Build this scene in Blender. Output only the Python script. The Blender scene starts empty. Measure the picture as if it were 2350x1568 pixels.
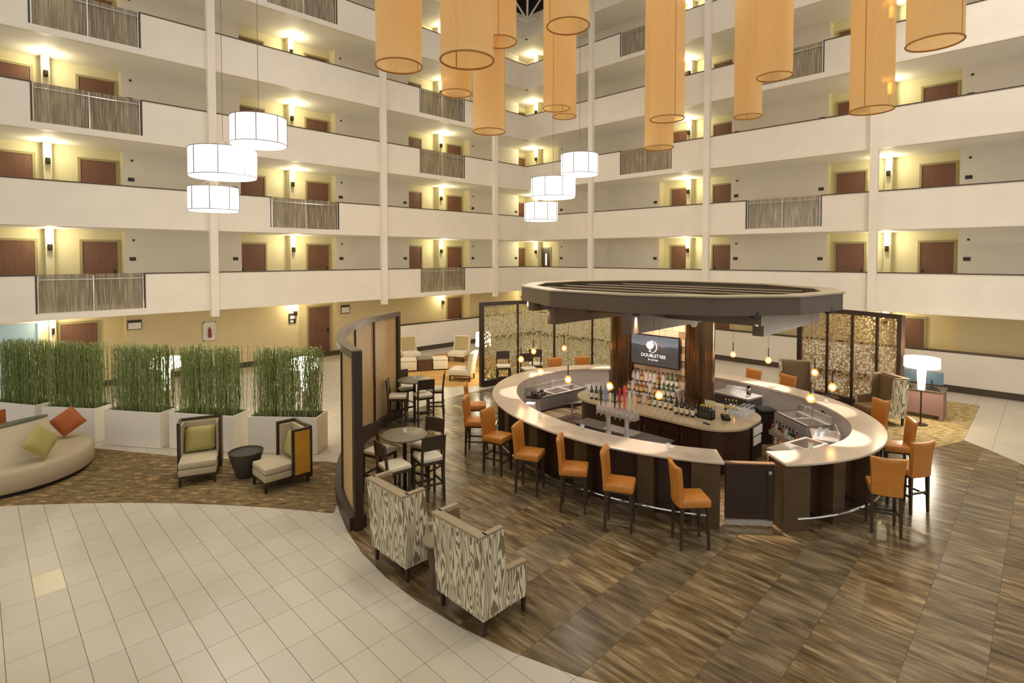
import bpy, bmesh, math, random
from mathutils import Vector, Matrix
random.seed(7)
PI = math.pi
R = math.radians
scene = bpy.context.scene
COL = scene.collection

# ------------------------------------------------------------------ camera
cam_d = bpy.data.cameras.new('camera')
cam = bpy.data.objects.new('camera', cam_d)
COL.objects.link(cam)
cam.location = (0, 0, 4.185)
cam.rotation_euler = (R(90 - 1.7), 0, R(-45))
cam_d.sensor_width = 36.0
cam_d.lens = 1239.0 / 2350.0 * 36.0
cam_d.shift_y = -(784.0 - (590.0 + 1239.0 * math.tan(R(1.7)))) / 2350.0
cam_d.clip_end = 200
scene.camera = cam

# ------------------------------------------------------------------ world, exposure
world = bpy.data.worlds.new('world')
scene.world = world
world.use_nodes = True
bg = world.node_tree.nodes['Background']
bg.inputs[0].default_value = (1.0, 0.965, 0.915, 1)
bg.inputs[1].default_value = 0.80
vs = scene.view_settings
vs.view_transform = 'Standard'
vs.look = 'None'
vs.gamma = 1.0
vs.use_curve_mapping = False
vs.exposure = 0.0

def lamp(name, kind, loc, energy, color, size=0.1, rot=None, spot=None, blend=0.5):
    d = bpy.data.lights.new(name, kind)
    d.energy = energy
    d.color = color
    if kind == 'POINT':
        d.shadow_soft_size = size
    elif kind == 'SPOT':
        d.shadow_soft_size = size
        d.spot_size = R(spot)
        d.spot_blend = blend
    o = bpy.data.objects.new(name, d)
    COL.objects.link(o)
    o.location = loc
    if rot:
        o.rotation_euler = rot
    return o
# house downlights in the atrium roof, above the frame
for hx, hy, he in ((3.0, 10.0, 500), (9.0, 3.0, 700), (9.5, 9.5, 900),
                   (15.0, 8.0, 1100), (8.0, 15.0, 1100), (17.0, 0.8, 2600), (15.5, 15.0, 1100)):
    lamp('atrium_downlight', 'SPOT', (hx, hy, 17.0), he, (1.0, 0.92, 0.82), 0.25, (0, 0, 0), 95, 0.9)

# ------------------------------------------------------------------ helpers
def lin(c):
    return tuple(((v / 255.0) / 12.92 if v / 255.0 <= 0.04045 else ((v / 255.0 + 0.055) / 1.055) ** 2.4) for v in c)

MATS = {}
def mat(name, rgb, rough=0.6, metal=0.0, emit=0.0, emit_rgb=None, noise=0.0, nscale=8.0, alpha=1.0, trans=0.0, spec=0.5, stretch=None):
    if name in MATS:
        return MATS[name]
    m = bpy.data.materials.new(name)
    m.use_nodes = True
    nt = m.node_tree
    b = nt.nodes['Principled BSDF']
    c = lin(rgb)
    b.inputs['Base Color'].default_value = (*c, 1)
    b.inputs['Roughness'].default_value = rough
    b.inputs['Metallic'].default_value = metal
    b.inputs['Specular IOR Level'].default_value = spec
    if emit:
        e = lin(emit_rgb or rgb)
        b.inputs['Emission Color'].default_value = (*e, 1)
        b.inputs['Emission Strength'].default_value = emit
    if alpha < 1:
        b.inputs['Alpha'].default_value = alpha
    if trans:
        b.inputs['Transmission Weight'].default_value = trans
    if noise:
        tc = nt.nodes.new('ShaderNodeTexCoord')
        nz = nt.nodes.new('ShaderNodeTexNoise')
        nz.inputs['Scale'].default_value = nscale
        nz.inputs['Detail'].default_value = 4
        src = tc.outputs['Object']
        if stretch:
            mp = nt.nodes.new('ShaderNodeMapping')
            mp.inputs['Scale'].default_value = stretch
            nt.links.new(src, mp.inputs[0])
            src = mp.outputs[0]
        nt.links.new(src, nz.inputs['Vector'])
        rp = nt.nodes.new('ShaderNodeValToRGB')
        rp.color_ramp.elements[0].position = 0.3
        rp.color_ramp.elements[1].position = 0.7
        rp.color_ramp.elements[0].color = (*[max(0, v * (1 - noise)) for v in c], 1)
        rp.color_ramp.elements[1].color = (*[min(1, v * (1 + noise)) for v in c], 1)
        nt.links.new(nz.outputs[0], rp.inputs[0])
        nt.links.new(rp.outputs[0], b.inputs['Base Color'])
    MATS[name] = m
    return m

class B:
    """collects faces for one mesh"""
    def __init__(s):
        s.v, s.f, s.m = [], [], []
    def add(s, vs, fs, m=0):
        o = len(s.v)
        s.v += [tuple(p) for p in vs]
        s.f += [tuple(i + o for i in f) for f in fs]
        s.m += [m] * len(fs)
        return s
    def box(s, c, d, rz=0.0, m=0, taper=1.0, rx=0.0, ry=0.0):
        hx, hy, hz = d[0] / 2, d[1] / 2, d[2] / 2
        vs = []
        rot = Matrix.Rotation(rz, 3, 'Z') @ Matrix.Rotation(ry, 3, 'Y') @ Matrix.Rotation(rx, 3, 'X')
        for z in (-hz, hz):
            t = taper if z < 0 else 1.0
            for x, y in ((-hx, -hy), (hx, -hy), (hx, hy), (-hx, hy)):
                p = rot @ Vector((x * t, y * t, z))
                vs.append((p.x + c[0], p.y + c[1], p.z + c[2]))
        ms = m if isinstance(m, (list, tuple)) else None
        fs = [(3, 2, 1, 0), (4, 5, 6, 7), (0, 1, 5, 4), (1, 2, 6, 5), (2, 3, 7, 6), (3, 0, 4, 7)]  # -z +z -y +x +y -x
        if ms:
            o = len(s.v); s.v += vs
            for f, k in zip(fs, ms):
                s.f.append(tuple(i + o for i in f)); s.m.append(k)
        else:
            s.add(vs, fs, m)
        return s
    def bb(s, x0, x1, y0, y1, z0, z1, m=0):
        return s.box(((x0 + x1) / 2, (y0 + y1) / 2, (z0 + z1) / 2), (abs(x1 - x0), abs(y1 - y0), abs(z1 - z0)), m=m)
    def rbox(s, c, d, r=0.03, rz=0.0, m=0, seg=2, ry=0.0):
        bm = bmesh.new()
        bmesh.ops.create_cube(bm, size=1.0)
        for v in bm.verts:
            v.co = Vector((v.co.x * d[0], v.co.y * d[1], v.co.z * d[2]))
        r = min(r, min(d) * 0.49)
        bmesh.ops.bevel(bm, geom=list(bm.edges), offset=r, segments=seg, affect='EDGES', profile=0.5)
        rot = Matrix.Rotation(rz, 3, 'Z') @ Matrix.Rotation(ry, 3, 'Y')
        bm.verts.index_update()
        s.add([(rot @ v.co) + Vector(c) for v in bm.verts], [[v.index for v in f.verts] for f in bm.faces], m)
        bm.free()
        return s
    def tube(s, p0, p1, r0, r1=None, n=10, m=0, caps=True):
        r1 = r0 if r1 is None else r1
        p0, p1 = Vector(p0), Vector(p1)
        d = (p1 - p0).normalized()
        a = Vector((0, 0, 1)) if abs(d.z) < 0.9 else Vector((1, 0, 0))
        u = d.cross(a).normalized(); w = d.cross(u)
        vs = []
        for p, r in ((p0, r0), (p1, r1)):
            for k in range(n):
                t = 2 * PI * k / n
                vs.append(p + (u * math.cos(t) + w * math.sin(t)) * r)
        fs = [(k, (k + 1) % n, n + (k + 1) % n, n + k) for k in range(n)]
        if caps:
            fs += [tuple(range(n - 1, -1, -1)), tuple(range(n, 2 * n))]
        return s.add(vs, fs, m)
    def path(s, pts, r, n=8, m=0, closed=False):
        pts = [Vector(p) for p in pts]
        N = len(pts); vs = []; 
        for i, p in enumerate(pts):
            if closed:
                d = pts[(i + 1) % N] - pts[i - 1]
            else:
                d = pts[min(i + 1, N - 1)] - pts[max(i - 1, 0)]
            d.normalize()
            a = Vector((0, 0, 1)) if abs(d.z) < 0.9 else Vector((1, 0, 0))
            u = d.cross(a).normalized(); w = d.cross(u)
            for k in range(n):
                t = 2 * PI * k / n
                vs.append(p + (u * math.cos(t) + w * math.sin(t)) * r)
        fs = []
        for i in range(N if closed else N - 1):
            j = (i + 1) % N
            fs += [(i * n + k, i * n + (k + 1) % n, j * n + (k + 1) % n, j * n + k) for k in range(n)]
        if not closed:
            fs += [tuple(range(n - 1, -1, -1)), tuple((N - 1) * n + k for k in range(n))]
        return s.add(vs, fs, m)
    def lathe(s, prof, n=24, c=(0, 0, 0), m=0, sx=1.0, sy=1.0):
        vs = []; fs = []
        for r, z in prof:
            for k in range(n):
                t = 2 * PI * k / n
                vs.append((c[0] + r * sx * math.cos(t), c[1] + r * sy * math.sin(t), c[2] + z))
        for i in range(len(prof) - 1):
            fs += [(i * n + k, i * n + (k + 1) % n, (i + 1) * n + (k + 1) % n, (i + 1) * n + k) for k in range(n)]
        if prof[0][0] > 1e-6:
            fs.append(tuple(range(n - 1, -1, -1)))
        if prof[-1][0] > 1e-6:
            fs.append(tuple((len(prof) - 1) * n + k for k in range(n)))
        return s.add(vs, fs, m)
    def prism(s, poly, z0, z1, m=0, mt=None, mb=None):
        n = len(poly)
        o = len(s.v)
        s.v += [(p[0], p[1], z0) for p in poly] + [(p[0], p[1], z1) for p in poly]
        for k in range(n):
            s.f.append((o + k, o + (k + 1) % n, o + n + (k + 1) % n, o + n + k)); s.m.append(m)
        s.f.append(tuple(o + k for k in range(n - 1, -1, -1))); s.m.append(m if mb is None else mb)
        s.f.append(tuple(o + n + k for k in range(n))); s.m.append(m if mt is None else mt)
        return s
    def strip(s, rings, m=0, closed_loop=False, caps=True):
        """loft: each ring is a closed section loop of equal count"""
        n = len(rings[0]); o = len(s.v)
        for r in rings:
            s.v += [tuple(p) for p in r]
        N = len(rings)
        for i in range(N if closed_loop else N - 1):
            j = (i + 1) % N
            for k in range(n):
                s.f.append((o + i * n + k, o + i * n + (k + 1) % n, o + j * n + (k + 1) % n, o + j * n + k)); s.m.append(m)
        if caps and not closed_loop:
            s.f.append(tuple(o + k for k in range(n - 1, -1, -1))); s.m.append(m)
            s.f.append(tuple(o + (N - 1) * n + k for k in range(n))); s.m.append(m)
        return s
    def mesh(s, name, mats, smooth=False):
        me = bpy.data.meshes.new(name)
        me.from_pydata([tuple(p) for p in s.v], [], s.f)
        for mm in (mats if isinstance(mats, (list, tuple)) else [mats]):
            me.materials.append(mm)
        me.polygons.foreach_set('material_index', s.m)
        bm = bmesh.new(); bm.from_mesh(me)
        bmesh.ops.recalc_face_normals(bm, faces=list(bm.faces))
        bm.to_mesh(me); bm.free()
        if smooth:
            me.polygons.foreach_set('use_smooth', [True] * len(me.polygons))
            try:
                me.set_sharp_from_angle(angle=R(40))
            except Exception:
                pass
        me.update()
        return me

def ob(name, b, mats, parent=None, smooth=False, loc=None, rz=None):
    me = b if isinstance(b, bpy.types.Mesh) else b.mesh(name, mats, smooth)
    o = bpy.data.objects.new(name, me)
    COL.objects.link(o)
    if parent is not None:
        o.parent = parent
    if loc is not None:
        o.location = loc
    if rz is not None:
        o.rotation_euler = (0, 0, rz)
    return o
def tag(o, label, cat, group=None, kind=None):
    o['label'] = label; o['category'] = cat
    if group: o['group'] = group
    if kind: o['kind'] = kind
    return o
def thing(name, label, cat, loc=(0, 0, 0), rz=0.0, group=None, kind=None):
    o = bpy.data.objects.new(name, None)
    COL.objects.link(o)
    o.location = loc; o.rotation_euler = (0, 0, rz); o.empty_display_size = 0.1
    return tag(o, label, cat, group, kind)
def dup(root, loc, rz, label=None, group=None):
    r = root.copy(); COL.objects.link(r); r.location = loc; r.rotation_euler = (0, 0, rz)
    if label: r['label'] = label
    if group: r['group'] = group
    def kids(a, b_):
        for ch in a.children:
            if ch is b_: continue
            c = ch.copy(); COL.objects.link(c); c.parent = b_
            kids(ch, c)
    src = list(root.children)
    for ch in src:
        c = ch.copy(); COL.objects.link(c); c.parent = r
        for g in list(ch.children):
            d = g.copy(); COL.objects.link(d); d.parent = c
    return r
ORD = ['first', 'second', 'third', 'fourth', 'fifth', 'sixth', 'seventh', 'eighth', 'ninth', 'tenth', 'eleventh', 'twelfth', 'thirteenth', 'fourteenth']

BC = (10.69, 5.99)           # centre of the oval bar
WC, WR = (10.617, 5.735), 6.88   # round wood floor
# ------------------------------------------------------------------ materials of the shell
M_cream = mat('painted_parapet', (236, 226, 208), 0.55, noise=0.03, nscale=1.5)
M_ceilw = mat('painted_soffit', (238, 234, 226), 0.7)
M_grey = mat('corridor_wall', (228, 220, 206), 0.7, noise=0.03, nscale=1.0)
M_yellow = mat('niche_wall', (220, 211, 172), 0.7, noise=0.03, nscale=1.0)
M_tan = mat('ground_wall', (222, 204, 158), 0.7, noise=0.03, nscale=1.0)
M_dcap = mat('dark_cap_wood', (74, 60, 44), 0.4)
M_carp = mat('corridor_carpet', (110, 90, 70), 0.9)
M_door = mat('door_wood', (112, 76, 55), 0.45, noise=0.12, nscale=3.0, stretch=(6, 6, 0.5))
M_dframe = mat('door_frame_paint', (158, 146, 104), 0.5)
M_chrome = mat('chrome', (220, 218, 212), 0.15, 1.0)
M_steel = mat('steel', (206, 200, 192), 0.34, 0.65)
M_dark = mat('espresso_wood', (52, 36, 26), 0.38, noise=0.12, nscale=4.0, stretch=(1, 1, 8))
M_black = mat('black_plastic', (22, 20, 20), 0.4)
M_plate = mat('sign_plate', (48, 42, 36), 0.5)
M_white = mat('white_paint', (240, 236, 226), 0.5)

H = 2.62
def zf(n):
    return 0.0 if n == 1 else 2.62 + H * (n - 2)
def ztop(n):
    return zf(n) + 1.08
YL, XR = 19.58, 20.65

# ------------------------------------------------------------------ floors
def wood_material():
    m = bpy.data.materials.new('wood_look_tile'); m.use_nodes = True
    nt = m.node_tree; b = nt.nodes['Principled BSDF']
    tc = nt.nodes.new('ShaderNodeTexCoord')
    oi = nt.nodes.new('ShaderNodeObjectInfo')
    at = nt.nodes.new('ShaderNodeAttribute'); at.attribute_name = 'tint'
    geo = nt.nodes.new('ShaderNodeNewGeometry')
    mp = nt.nodes.new('ShaderNodeMapping'); mp.inputs['Scale'].default_value = (8.0, 1.1, 1)
    nt.links.new(geo.outputs['Position'], mp.inputs[0])
    # shift the grain per tile
    sh = nt.nodes.new('ShaderNodeCombineXYZ')
    mul = nt.nodes.new('ShaderNodeMath'); mul.operation = 'MULTIPLY'; mul.inputs[1].default_value = 37.0
    nt.links.new(oi.outputs['Random'], mul.inputs[0]); nt.links.new(mul.outputs[0], sh.inputs[0]); nt.links.new(mul.outputs[0], sh.inputs[1])
    addv = nt.nodes.new('ShaderNodeVectorMath'); addv.operation = 'ADD'
    nt.links.new(mp.outputs[0], addv.inputs[0]); nt.links.new(sh.outputs[0], addv.inputs[1])
    nz = nt.nodes.new('ShaderNodeTexNoise'); nz.inputs['Scale'].default_value = 1.3; nz.inputs['Detail'].default_value = 7; nz.inputs['Roughness'].default_value = 0.62
    nz.inputs['Distortion'].default_value = 0.6
    nt.links.new(addv.outputs[0], nz.inputs['Vector'])
    rp = nt.nodes.new('ShaderNodeValToRGB')
    e = rp.color_ramp.elements
    e[0].position = 0.30; e[0].color = (*lin((68, 52, 32)), 1)
    e[1].position = 0.70; e[1].color = (*lin((166, 143, 106)), 1)
    e2 = rp.color_ramp.elements.new(0.5); e2.color = (*lin((114, 93, 61)), 1)
    nt.links.new(nz.outputs[0], rp.inputs[0])
    # darker greyer alternate rows (colour of the tile itself)
    rp2 = nt.nodes.new('ShaderNodeValToRGB')
    f = rp2.color_ramp.elements
    f[0].position = 0.25; f[0].color = (*lin((64, 52, 34)), 1)
    f[1].position = 0.75; f[1].color = (*lin((150, 132, 102)), 1)
    nt.links.new(nz.outputs[0], rp2.inputs[0])
    sep = nt.nodes.new('ShaderNodeSeparateXYZ'); nt.links.new(geo.outputs['Position'], sep.inputs[0])
    # row test: period 1.435 in y, dark part .62 starting at .375
    sub = nt.nodes.new('ShaderNodeMath'); sub.operation = 'SUBTRACT'; sub.inputs[1].default_value = 0.375 - 14.35
    nt.links.new(sep.outputs[1], sub.inputs[0])
    md = nt.nodes.new('ShaderNodeMath'); md.operation = 'MODULO'; md.inputs[1].default_value = 1.435
    nt.links.new(sub.outputs[0], md.inputs[0])
    lt = nt.nodes.new('ShaderNodeMath'); lt.operation = 'LESS_THAN'; lt.inputs[1].default_value = 0.621
    nt.links.new(md.outputs[0], lt.inputs[0])
    mix = nt.nodes.new('ShaderNodeMix'); mix.data_type = 'RGBA'
    lk = nt.nodes.new('ShaderNodeMath'); lk.operation = 'MULTIPLY'; lk.inputs[1].default_value = .7; nt.links.new(lt.outputs[0], lk.inputs[0]); nt.links.new(lk.outputs[0], mix.inputs[0]); nt.links.new(rp.outputs[0], mix.inputs[6]); nt.links.new(rp2.outputs[0], mix.inputs[7])
    big = nt.nodes.new('ShaderNodeTexNoise'); big.inputs['Scale'].default_value = 2.2; big.inputs['Detail'].default_value = 2
    nt.links.new(addv.outputs[0], big.inputs['Vector']); mpb = nt.nodes.new('ShaderNodeMapping'); mpb.inputs['Scale'].default_value = (.25, .7, 1)
    nt.links.new(addv.outputs[0], mpb.inputs[0]); nt.links.new(mpb.outputs[0], big.inputs['Vector'])
    # per tile brightness
    hsv = nt.nodes.new('ShaderNodeHueSaturation')
    mr = nt.nodes.new('ShaderNodeMapRange'); mr.inputs[3].default_value = 0.80; mr.inputs[4].default_value = 1.18
    nt.links.new(oi.outputs['Random'], mr.inputs[0])
    mb = nt.nodes.new('ShaderNodeMapRange'); mb.inputs[1].default_value = .3; mb.inputs[2].default_value = .7; mb.inputs[3].default_value = .7; mb.inputs[4].default_value = 1.25
    nt.links.new(big.outputs[0], mb.inputs[0])
    pr = nt.nodes.new('ShaderNodeMath'); pr.operation = 'MULTIPLY'; nt.links.new(mr.outputs[0], pr.inputs[0]); nt.links.new(mb.outputs[0], pr.inputs[1])
    nt.links.new(pr.outputs[0], hsv.inputs['Value'])
    nt.links.new(mix.outputs[2], hsv.inputs['Color'])
    nt.links.new(hsv.outputs[0], b.inputs['Base Color'])
    b.inputs['Roughness'].default_value = 0.22
    b.inputs['Specular IOR Level'].default_value = 0.5
    return m
M_wood = wood_material()
def tile_material():
    m = bpy.data.materials.new('cream_porcelain'); m.use_nodes = True
    nt = m.node_tree; b = nt.nodes['Principled BSDF']
    oi = nt.nodes.new('ShaderNodeObjectInfo')
    geo = nt.nodes.new('ShaderNodeNewGeometry')
    nz = nt.nodes.new('ShaderNodeTexNoise'); nz.inputs['Scale'].default_value = 0.8; nz.inputs['Detail'].default_value = 3
    nt.links.new(geo.outputs['Position'], nz.inputs['Vector'])
    rp = nt.nodes.new('ShaderNodeValToRGB')
    rp.color_ramp.elements[0].position = 0.3; rp.color_ramp.elements[0].color = (*lin((186, 174, 150)), 1)
    rp.color_ramp.elements[1].position = 0.7; rp.color_ramp.elements[1].color = (*lin((196, 185, 164)), 1)
    nt.links.new(nz.outputs[0], rp.inputs[0])
    hsv = nt.nodes.new('ShaderNodeHueSaturation')
    mr = nt.nodes.new('ShaderNodeMapRange'); mr.inputs[3].default_value = 0.96; mr.inputs[4].default_value = 1.04
    nt.links.new(oi.outputs['Random'], mr.inputs[0]); nt.links.new(mr.outputs[0], hsv.inputs['Value'])
    nt.links.new(rp.outputs[0], hsv.inputs['Color']); nt.links.new(hsv.outputs[0], b.inputs['Base Color'])
    b.inputs['Roughness'].default_value = 0.34
    return m
M_tile = tile_material()
M_tile_b = mat('buff_porcelain', (208, 194, 160), 0.25)
M_grout = mat('grout', (92, 80, 58), 0.8)

r2 = math.sqrt(.5); TH = R(1.7); PYC = 590 + 1239 * math.tan(TH)
def proj(x, y, z):
    Z = z - 4.185
    X = (x - y) * r2; Y = (x + y) * r2
    fw = Y * math.cos(TH) - Z * math.sin(TH); dn = -Y * math.sin(TH) - Z * math.cos(TH)
    if fw < 0.3:
        return None
    return 1175 + 1239 * X / fw, PYC + 1239 * dn / fw
def px_area(poly):
    q = [proj(p[0], p[1], 0) for p in poly]
    if any(a is None for a in q):
        return 0
    cx = sum(a[0] for a in q) / len(q); cy = sum(a[1] for a in q) / len(q)
    if not (-90 < cx < 2440 and 500 < cy < 1680):
        return 0
    return abs(sum(q[i][0] * q[(i + 1) % len(q)][1] - q[(i + 1) % len(q)][0] * q[i][1] for i in range(len(q)))) / 2
def inpoly(x, y, P):
    r = False; n = len(P)
    for i in range(n):
        x0, y0 = P[i]; x1, y1 = P[i - 1]
        if (y0 > y) != (y1 > y) and x < (x1 - x0) * (y - y0) / (y1 - y0) + x0:
            r = not r
    return r
def clip_half(poly, n, d):
    out = []
    for i in range(len(poly)):
        a, b_ = poly[i - 1], poly[i]
        da = a[0] * n[0] + a[1] * n[1] - d; db = b_[0] * n[0] + b_[1] * n[1] - d
        if (da <= 0) != (db <= 0):
            t = da / (da - db)
            out.append((a[0] + (b_[0] - a[0]) * t, a[1] + (b_[1] - a[1]) * t))
        if db <= 0:
            out.append(b_)
    return out

# carpet outlines
def arc(c, r, a0, a1, n):
    return [(c[0] + r * math.cos(a0 + (a1 - a0) * i / n), c[1] + r * math.sin(a0 + (a1 - a0) * i / n)) for i in range(n + 1)]
ca0 = math.atan2(8.218 + .944, 4.089 + 10.152); ca1 = R(68)
CARP1 = arc((-10.152, -.944), 16.92, ca1, ca0, 24) + [(4.12, 8.25)] + \
    arc(WC, WR + .01, math.atan2(8.35 - WC[1], 4.05 - WC[0]), math.atan2(10.2 - WC[1], 5.0 - WC[0]) , 8)[1:] + \
    [(5.06, 10.38), (4.73, 10.71), (3.52, 12.15), (2.92, 12.96), (1.84, 14.66), (0.6, 16.7), (-2.2, 18.0)]
CARP2 = [(14.2, 2.0), (15.83, 1.345), (19.94, 1.345), (19.94, 3.6), (15.0, 3.6)]
CARP3 = [(10.3, 14.0), (11.4, 13.15), (15.4, 13.15), (15.4, 18.6), (10.3, 18.6)]

floor = ob('floor', B().bb(-9, 23.3, -9, 22.3, -.3, -.004), M_grout)
tag(floor, 'cream porcelain tile floor of the hotel atrium', 'floor', kind='structure')
cells = []
GX, GY, DU, DV = 0.153, 7.522, .306, .608
for i in range(-20, 74):
    for j in range(-13, 24):
        x0, y0 = GX + i * DU, GY + j * DV
        cs = [(x0, y0), (x0 + DU, y0), (x0 + DU, y0 + DV), (x0, y0 + DV)]
        if x0 > 22.9 or y0 > 21.9 or x0 + y0 < 4:
            continue
        if all(math.hypot(p[0] - WC[0], p[1] - WC[1]) < WR - .02 for p in cs): continue
        if all(inpoly(p[0], p[1], CARP1) for p in cs) or all(inpoly(p[0], p[1], CARP2) for p in cs) or all(inpoly(p[0], p[1], CARP3) for p in cs):
            continue
        a = px_area(cs)
        if a > 0:
            cells.append((a, i, j))
cells.sort(reverse=True)
tb = B().bb(.0025, DU - .0025, .0025, DV - .0025, -.012, 0)
tme = tb.mesh('tile', M_tile); tme2 = tb.mesh('tile_buff', M_tile_b)
stuff = B()
for k, (a, i, j) in enumerate(cells):
    x0, y0 = GX + i * DU, GY + j * DV
    if k < 300:
        o = bpy.data.objects.new('tile', tme2 if (i, j) == (1, 2) else tme)
        COL.objects.link(o); o.parent = floor; o.location = (x0, y0, 0)
        if (i, j) == (1, 2):
            o['label'] = 'one paler buff tile'
    else:
        stuff.add([(x0 + .0025, y0 + .0025, 0), (x0 + DU - .0025, y0 + .0025, 0), (x0 + DU - .0025, y0 + DV - .0025, 0), (x0 + .0025, y0 + DV - .0025, 0)], [(0, 1, 2, 3)])
o = ob('distant_tiles', stuff, M_tile, floor); o['kind'] = 'stuff'

# wood-look tiles: rows along x of two widths, grain along y
fw_ = ob('floor_wood', B().prism(arc(WC, WR - .005, 0, 2 * PI, 96)[:-1], -.02, .0015), mat('dark_grout', (58, 50, 36), .7))
tag(fw_, 'round wood-look tile floor around the oval bar', 'floor', kind='structure')
wc = []
row = -8
y = .375 + 1.435 * -2
rows = []
for k in range(-2, 10):
    y0 = .375 + 1.435 * k
    rows.append((y0, y0 + .62)); rows.append((y0 + .62, y0 + 1.435))
TW = 1.22
for ri, (ya, yb) in enumerate(rows):
    off = (ri * .37) % 1.0 * TW
    for c in range(-1, 17):
        xa = 2.6 + off - TW + c * TW
        cs = [(xa + .0015, ya + .0015), (xa + TW - .0015, ya + .0015), (xa + TW - .0015, yb - .0015), (xa + .0015, yb - .0015)]
        cx, cy = xa + TW / 2, (ya + yb) / 2
        rr = [math.hypot(p[0] - WC[0], p[1] - WC[1]) for p in cs]
        if min(rr) > WR and math.hypot(cx - WC[0], cy - WC[1]) > WR: continue
        if max(rr) > WR:
            for an in range(0, 360, 6):
                n = (math.cos(R(an)), math.sin(R(an)))
                cs = clip_half(cs, n, n[0] * WC[0] + n[1] * WC[1] + WR)
                if len(cs) < 3: break
        if len(cs) < 3: continue
        a = px_area(cs)
        wc.append((a, cs))
wc.sort(key=lambda t: -t[0])
for k, (a, cs) in enumerate(wc[:300]):
    cx = sum(p[0] for p in cs) / len(cs); cy = sum(p[1] for p in cs) / len(cs)
    ob('tile', B().prism([(p[0] - cx, p[1] - cy) for p in cs], -.003, .004), M_wood, fw_, loc=(cx, cy, 0))

def carpet_material(name, cols, sx, sy, ang=0.0):
    m = bpy.data.materials.new(name); m.use_nodes = True
    nt = m.node_tree; b = nt.nodes['Principled BSDF']
    geo = nt.nodes.new('ShaderNodeNewGeometry')
    mp = nt.nodes.new('ShaderNodeMapping'); mp.vector_type = 'TEXTURE'; mp.inputs['Rotation'].default_value = (0, 0, -ang); mp.inputs['Scale'].default_value = (1 / sx, 1 / sy, 1)
    nt.links.new(geo.outputs['Position'], mp.inputs[0])
    vo = nt.nodes.new('ShaderNodeTexNoise'); vo.inputs['Scale'].default_value = 1.0; vo.inputs['Detail'].default_value = 5; vo.inputs['Roughness'].default_value = .7
    nt.links.new(mp.outputs[0], vo.inputs['Vector'])
    rp = nt.nodes.new('ShaderNodeValToRGB'); rp.color_ramp.interpolation = 'LINEAR'
    el = rp.color_ramp.elements
    el[0].position = .34; el[0].color = (*lin(cols[0]), 1)
    el[1].position = .66; el[1].color = (*lin(cols[-1]), 1)
    for i, c in enumerate(cols[1:-1]):
        q = el.new(.34 + .32 * (i + 1) / (len(cols) - 1)); q.color = (*lin(c), 1)
    nt.links.new(vo.outputs[0], rp.inputs[0]); nt.links.new(rp.outputs[0], b.inputs['Base Color'])
    b.inputs['Roughness'].default_value = .95; b.inputs['Specular IOR Level'].default_value = .1
    bp = nt.nodes.new('ShaderNodeBump'); bp.inputs['Strength'].default_value = .3; bp.inputs['Distance'].default_value = .01
    n2 = nt.nodes.new('ShaderNodeTexNoise'); n2.inputs['Scale'].default_value = 120
    nt.links.new(geo.outputs['Position'], n2.inputs['Vector']); nt.links.new(n2.outputs[0], bp.inputs['Height']); nt.links.new(bp.outputs[0], b.inputs['Normal'])
    return m
cp1 = carpet_material('lounge_carpet', [(62, 50, 30), (118, 88, 50), (104, 98, 72), (146, 112, 66), (186, 162, 116)], 4.2, 12.0, R(45))
cp2 = carpet_material('desk_carpet', [(98, 80, 44), (150, 126, 78), (178, 156, 108), (205, 188, 146)], 6.0, 16.0, R(45))
cp3 = carpet_material('gold_carpet', [(176, 132, 70), (196, 150, 86), (206, 164, 98)], 1.5, 1.5)
tag(ob('floor_carpet', B().prism(CARP1, -.002, .006), cp1), 'mottled brown and gold lounge carpet beside the planters', 'carpet', kind='structure')
tag(ob('floor_carpet', B().prism(CARP2, -.002, .008), cp2), 'pale brown carpet under the desk and floor lamp', 'carpet', kind='structure')
tag(ob('floor_carpet', B().prism(CARP3, -.002, .006), cp3), 'plain gold carpet under the cream slipper chairs', 'carpet', kind='structure')
# ------------------------------------------------------------------ atrium walls
FL = {1: 'ground', 2: 'second', 3: 'third', 4: 'fourth', 5: 'fifth', 6: 'sixth'}
# the two walls are built in one local frame: a = along the wall, d = distance behind the parapet front
def mapL(a0, a1, d0, d1):      # planter-side wall: a = x, d = y - YL
    return a0, a1, YL + d0, YL + d1
def mapR(a0, a1, d0, d1):      # bar-side wall: a = y, d = x - XR
    return XR + d0, XR + d1, a0, a1
SIDE = {
    'left': dict(map=mapL, name='planter-side wall', a_min=-5.0, a_max=XR + 2.6,
                 niches=[(-.25, 3.55), (7.18, 10.98), (14.66, 18.42), (22.08, 23.4)],
                 doors=[(.45, 1.36), (2.51, 3.43), (7.27, 8.19), (9.92, 10.84), (14.74, 15.65), (17.28, 18.2), (22.15, 23.02)],
                 pil=[1.69, 9.16, 16.6], cols=[5.63, 12.03, 18.33], dn=2.42, dg=1.97,
                 open={2: [(1.2, 3.74), (13.92, 16.44)], 3: [(7.5, 10.1)], 4: [(1.2, 3.74), (13.9, 16.44)], 5: [(1.2, 3.74), (13.9, 16.44)], 6: [(7.5, 10.1)], 7: []}),
    'right': dict(map=mapR, name='bar-side wall', a_min=-4.0, a_max=YL + 2.4,
                  niches=[(2.16, 5.97), (9.6, 12.93), (19.06, 22.0)],
                  doors=[(11.63, 12.55), (9.64, 10.55), (4.86, 5.78), (2.31, 3.21), (20.0, 20.62)],
                  pil=[11.55, 4.1, 20.75], cols=[15.34, 9.70, 4.10], dn=2.42, dg=1.97,
                  open={2: [], 3: [(5.62, 8.2)], 4: [(11.27, 13.79)], 5: [(5.62, 8.25)], 6: [(11.3, 13.82)], 7: []}),
}
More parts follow.
